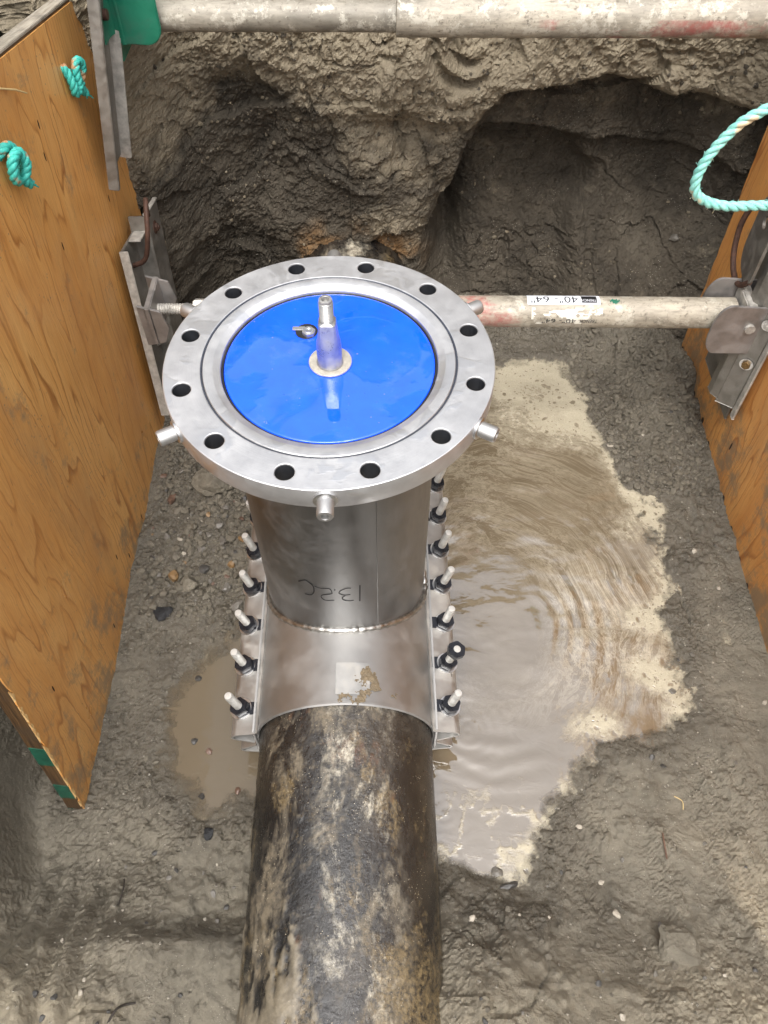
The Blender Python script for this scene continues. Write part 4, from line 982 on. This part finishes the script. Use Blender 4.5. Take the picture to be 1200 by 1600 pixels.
# ------------------------------------------------------------------ stones, clods, lumps, twigs
def floor_z(x, y):
    h, _ = pit_h(np.array([[float(x)]]), np.array([[float(y)]])); return float(h[0, 0])
def rock_mesh(seed, sub=2, flat=.7, ang=.35, scale=(1, 1, 1), r=.01):
    bm = bmesh.new(); bmesh.ops.create_icosphere(bm, subdivisions=sub, radius=1)
    V = np.array([v.co[:] for v in bm.verts]); d = 1+ang*1.3*fbm(V[:, 0]*1.2+seed*7, V[:, 1]*1.2, V[:, 2]*1.2, oct=4, seed=seed, gain=.6)
    rg = np.random.RandomState(seed)
    for _ in range(9):      # broken facets
        n = rg.normal(size=3); n /= np.linalg.norm(n); o = rg.uniform(.5, .82); t = (V*d[:, None])@n; d = np.where(t > o, d*o/np.maximum(t, 1e-6), d)
    d = d*(1+.10*vn(V[:, 0]*5+seed, V[:, 1]*5, V[:, 2]*5, seed=seed+3))
    for v, k in zip(bm.verts, d): v.co = v.co*k; v.co = (v.co.x*r*scale[0], v.co.y*r*scale[1], v.co.z*r*flat*scale[2])
    me = bpy.data.meshes.new('stone'); bm.to_mesh(me); bm.free(); me.shade_smooth(); me.set_sharp_from_angle(angle=R(24)); return me
def rock(name, label, cat, x, y, r, mat, seed, flat=.7, sub=2, group=None, sink=.35, z=None, scale=(1, 1, 1), ang=.35):
    me = rock_mesh(seed, sub, flat, ang, scale, r); o = mk(name, me, mat)
    o.location = (x, y, (floor_z(x, y) if z is None else z)+r*flat*scale[2]*(.75-sink)); o.rotation_euler = (0, 0, seed*1.7)
    return tag(o, label, cat, group)
rock('asphalt_lump', 'ragged black asphalt lump on mud beside the left plywood', 'asphalt lump', -.423, -.010, .021, ASPH, 21, .5, 3, ang=.8)
rock('asphalt_lump', 'black asphalt lump at the near end of the left puddle', 'asphalt lump', -.258, -.476, .016, ASPH, 22, .5, 3, ang=.7)
rock('stone', 'largest rounded orange-brown stone in the gravel left of the sleeve', 'stone', -.409, .090, .017, STONE[3], 23, .8)
rock('clod', 'big wet dark clod half hidden below the left rim of the flange', 'clod', -.355, .355, .05, CLOD, 24, .75, 3, scale=(1.3, 1, .8))
rock('clod', 'flat cracked mud clod near the lower right corner', 'clod', .584, -.664, .036, CLOD, 25, .5, 3, scale=(1.2, 1, .8), ang=.5)
rock('clod', 'brown mud clod next to the orange-brown stone left of the sleeve', 'clod', -.375, .070, .026, CLOD, 26, .6, 3)
rock('clod', 'dark wet lump standing in the nearest tip of the big puddle', 'clod', .318, -.560, .020, STONE[1], 27, .6, 3, scale=(.6, 1.3, .8), z=WZ-.004)
rock('clod', 'small mud lump at the shore where the big puddle narrows to its tip', 'clod', .30, -.535, .013, STONE[0], 28, .6, 3, z=WZ-.003)
rock('clod', 'muddy lump stuck on the right lug under the doubled nut', 'clod', .209, -.190, .010, STONE[0], 29, .6, 2, z=PZ+.040, scale=(1.2, .9, .8))
rock('stone', 'single squared stone chip stuck in the dark back wall', 'stone', .885, 1.0, .019, STONE[0], 31, .7, 1, z=-.556).location.y = float(wall_y(np.array([[.885]]), np.array([[-.545]]))[0, 0])-.004
for i, (x, y, l) in enumerate(((-.277, -.313, 'reddish pebble in the left puddle, close to the sleeve lug'), (-.209, -.391, 'reddish pebble in the left puddle, beside the black pipe'), (-.279, -.402, 'dark pebble near the near shore of the left puddle'), (-.312, -.290, 'greenish dark pebble in the middle of the left puddle'), (-.323, -.150, 'dark pebble at the far shore of the left puddle'))):
    rock('pebble', l, 'pebble', x, y, .009, STONE[4 if i < 2 else 1], 40+i, .7, 2, z=WZ-.003)
rock('pebble', 'grey lump ringed by foam at the far right shore of the big puddle', 'pebble', .700, -.170, .010, STONE[0], 46, .7, 2, z=WZ-.002)
rock('pebble', 'pale chip on the mud between the big puddle and the right plywood', 'pebble', .823, .185, .009, STONE[2], 47, .7, 1)
rng = random.Random(12); pools = [rock_mesh(60+k, 2, .7, .45) for k in range(10)]
placed = []
def gravel(n, x0, x1, y0, y1, r0, r1, label, group, mats):
    c = 0
    for _ in range(n*30):
        if c >= n: break
        x, y = rng.uniform(x0, x1), rng.uniform(y0, y1); r = r0+(r1-r0)*rng.random()**2.0
        if any((x-a)**2+(y-b)**2 < (r+c_)**2*1.2 for a, b, c_ in placed): continue
        placed.append((x, y, r)); c += 1
        me = rng.choice(pools)
        o = bpy.data.objects.new('stone', me); col.objects.link(o); o.scale = (100*r*rng.uniform(.8, 1.4), 100*r, 100*r*rng.uniform(.7, 1)); o.rotation_euler = (rng.uniform(-.3, .3), rng.uniform(-.3, .3), rng.uniform(0, 6))
        o.location = (x, y, floor_z(x, y)+r*.3)
        if not me.materials: me.materials.append(STONE[0])
        k = rng.choice(mats); o.material_slots[0].link = 'OBJECT'; o.material_slots[0].material = STONE[k]
        cn = ('grey', 'dark', 'pale', 'brown', 'reddish', 'mud-coloured')[k]; t = (r-r0)/(r1-r0); sz = 'tiny' if t < .12 else 'small' if t < .45 else 'larger'
        ty = (y-y0)/(y1-y0); pl = 'nearest the camera' if ty < .33 else 'midway along' if ty < .67 else 'at the far end'
        tag(o, f'{sz} {cn} stone {label}, {pl}', 'stone', f'{sz} {cn} stones {label}, {pl}')
placed += [(-.423, -.01, .03), (-.409, .09, .02), (-.375, .07, .03), (-.355, .355, .07)]
gravel(150, -.485, -.24, .02, .60, .0035, .0165, 'in the gravel between left plywood and riser', 'gravel stones left of the riser', [0, 0, 0, 0, 0, 5, 5, 5, 5, 1, 1, 2, 3, 4])
gravel(60, .62, .89, -.45, .62, .003, .008, 'on the mud strip along the right plywood', 'stones along the right plywood', [5, 5, 5, 0, 1, 2])
gravel(60, .22, .80, -.80, -.45, .003, .008, 'on the mud in the right foreground', 'stones in the right foreground', [5, 5, 5, 0, 1, 2])
gravel(40, -.50, -.19, -.80, -.47, .003, .007, 'on the mud in the left foreground', 'stones in the left foreground', [5, 5, 0, 1, 2])
# uncountable grit
mb = MB(); rg = np.random.RandomState(5); N = 9000
gxr = rg.uniform(-.52, .92, N); gyr = rg.uniform(-.84, .9, N); hz, sdd = pit_h(gxr[None, :], gyr[None, :]); hz, sdd = hz[0], sdd[0]
dens = .5+.5*vn(gxr*6, gyr*6, seed=180)
for i in range(N):
    if sdd[i] < .004 or rg.rand() > dens[i]: continue
    r_ = .0008+.0024*rg.rand()**3; c = Vector((gxr[i], gyr[i], hz[i]+r_*.4))
    vs_ = [tuple(c+Vector(p)*r_*rg.uniform(.7, 1.3)) for p in ((1, 0, 0), (-1, 0, 0), (0, 1, 0), (0, -1, 0), (0, 0, .9), (0, 0, -.9))]
    mb.add(vs_, [(0, 2, 4), (2, 1, 4), (1, 3, 4), (3, 0, 4), (2, 0, 5), (1, 2, 5), (3, 1, 5), (0, 3, 5)])
me = bpy.data.meshes.new('grit'); me.from_pydata(mb.v, [], mb.f); 
GR = G('grit_grains'); GRm = GR.done(GR.ramp(GR.noise(400, 2), (.35, (.10, .09, .075)), (.5, (.22, .20, .165)), (.68, (.52, .48, .40))), .55)
tag(mk('grit', me, GRm), 'fine grit scattered over the mud floor', 'grit', kind='stuff')
# crumbs of broken mud, too many to count
bm = bmesh.new(); bmesh.ops.create_icosphere(bm, subdivisions=1, radius=1); IV = np.array([v.co[:] for v in bm.verts]); IF = np.array([[v.index for v in f.verts] for f in bm.faces]); bm.free()
def crumbs(name, label, n, area, rmin, rmax, seed, thr, mat):
    rg = np.random.RandomState(seed); x = rg.uniform(area[0], area[1], n); y = rg.uniform(area[2], area[3], n)
    hz, sdd = pit_h(x[None, :], y[None, :]); hz, sdd = hz[0], sdd[0]
    k = (vn(x*5, y*5, seed=seed+1)+.5*vn(x*14, y*14, seed=seed+2)+.25*rg.normal(size=n) > thr) & (sdd > -.012)
    x, y, hz = x[k], y[k], hz[k]; r = rmin+(rmax-rmin)*rg.rand(len(x))**3
    V = IV[None]*(1+.45*(rg.rand(len(x), len(IV), 1)-.5))*r[:, None, None]*np.array([1, 1, .75])*(1+.5*(rg.rand(len(x), 1, 3)-.5))
    V = V+np.stack([x, y, hz+r*.25], -1)[:, None]; F = IF[None]+(np.arange(len(x))*len(IV))[:, None, None]
    me = bpy.data.meshes.new(name); me.from_pydata(V.reshape(-1, 3).tolist(), [], F.reshape(-1, 3).tolist()); me.shade_smooth(); me.set_sharp_from_angle(angle=R(40))
    for a_, v_ in (('wet', .35), ('dry', 0.0)):
        at = me.attributes.new(a_, 'FLOAT', 'POINT'); at.data.foreach_set('value', np.full(len(me.vertices), v_, np.float32))
    return tag(mk(name, me, mat), label, 'mud crumbs', kind='stuff')
crumbs('mud_crumbs', 'crumbled mud scattered over the pit floor', 8000, (-.5, .91, -.84, .95), .0016, .0075, 300, .45, MUD)
crumbs('mud_crumbs', 'dense wet crumbs and gravel left of the riser', 2600, (-.49, -.22, -.02, .75), .002, .011, 310, -.1, MUD)
crumbs('mud_crumbs', 'crumbled mud heaped by the far end of the right plywood', 2200, (.60, .91, .35, .98), .002, .011, 320, -.05, MUD)
# loose grains and crumbs clinging to the cut face
rg = np.random.RandomState(77); n = 9000; x = rg.uniform(-.5, .98, n); z_ = rg.uniform(-.85, .12, n)
k = vn(x*6, z_*6, seed=330)+.3*rg.normal(size=n) > .1; x, z_ = x[k], z_[k]; wy = wall_y(x[None, :], z_[None, :])[0]; r = .0010+.0050*rg.rand(len(x))**4
V = IV[None]*(1+.5*(rg.rand(len(x), len(IV), 1)-.5))*r[:, None, None]*(1+.6*(rg.rand(len(x), 1, 3)-.5))+np.stack([x, wy, z_], -1)[:, None]
me = bpy.data.meshes.new('wall_crumbs'); me.from_pydata(V.reshape(-1, 3).tolist(), [], (IF[None]+(np.arange(len(x))*len(IV))[:, None, None]).reshape(-1, 3).tolist())
dv = np.repeat(np.clip(.35+.6*(z_+.35)+.3*rg.normal(size=len(x)), .05, 1), len(IV))
for a_, v_ in (('dry', dv), ('rust', dv*0)): at = me.attributes.new(a_, 'FLOAT', 'POINT'); at.data.foreach_set('value', v_.astype(np.float32))
tag(mk('wall_crumbs', me, WALL), 'loose grains clinging to the cut back wall', 'soil crumbs', kind='stuff')
def stick(name, label, cat, pts, r, mat, lift=.002):
    P = spline([(x, y, floor_z(x, y)+lift+dz) for x, y, dz in pts], 5)
    o = MB().tube([tuple(p) for p in P], r, 6).build(name, mat); return tag(o, label, cat)
stick('root', 'thin black root standing on the mud left of the pipe, lower left', 'root', [(-.385, -.610, 0), (-.382, -.585, .012), (-.386, -.565, .02)], .0014, TWIG)
stick('root', 'forked dark root at the bottom picture edge, left of the pipe', 'root', [(-.335, -.79, .0), (-.325, -.772, .006), (-.315, -.765, .003), (-.300, -.762, .006)], .0018, TWIG)
stick('twig', 'short reddish twig on the mud in the right foreground', 'twig', [(.612, -.470, .002), (.610, -.49, .004), (.611, -.515, .002)], .0018, STONE[4])
stick('straw', 'thin yellow straw on the mud near the right picture edge', 'straw', [(.655, -.395, .002), (.668, -.405, .003), (.668, -.420, .002)], .0010, STRAW)
p0 = LM @ Vector((.002, *(.372, .253))); p1 = LM @ Vector((.006, *(.459, .221)))
tag(MB().tube([tuple(p0), tuple((p0+p1)/2+Vector((.004, 0, .002))), tuple(p1)], .0016, 6).build('straw', STRAW), 'pale wood splinter lying against the left plywood between the two knots', 'splinter')
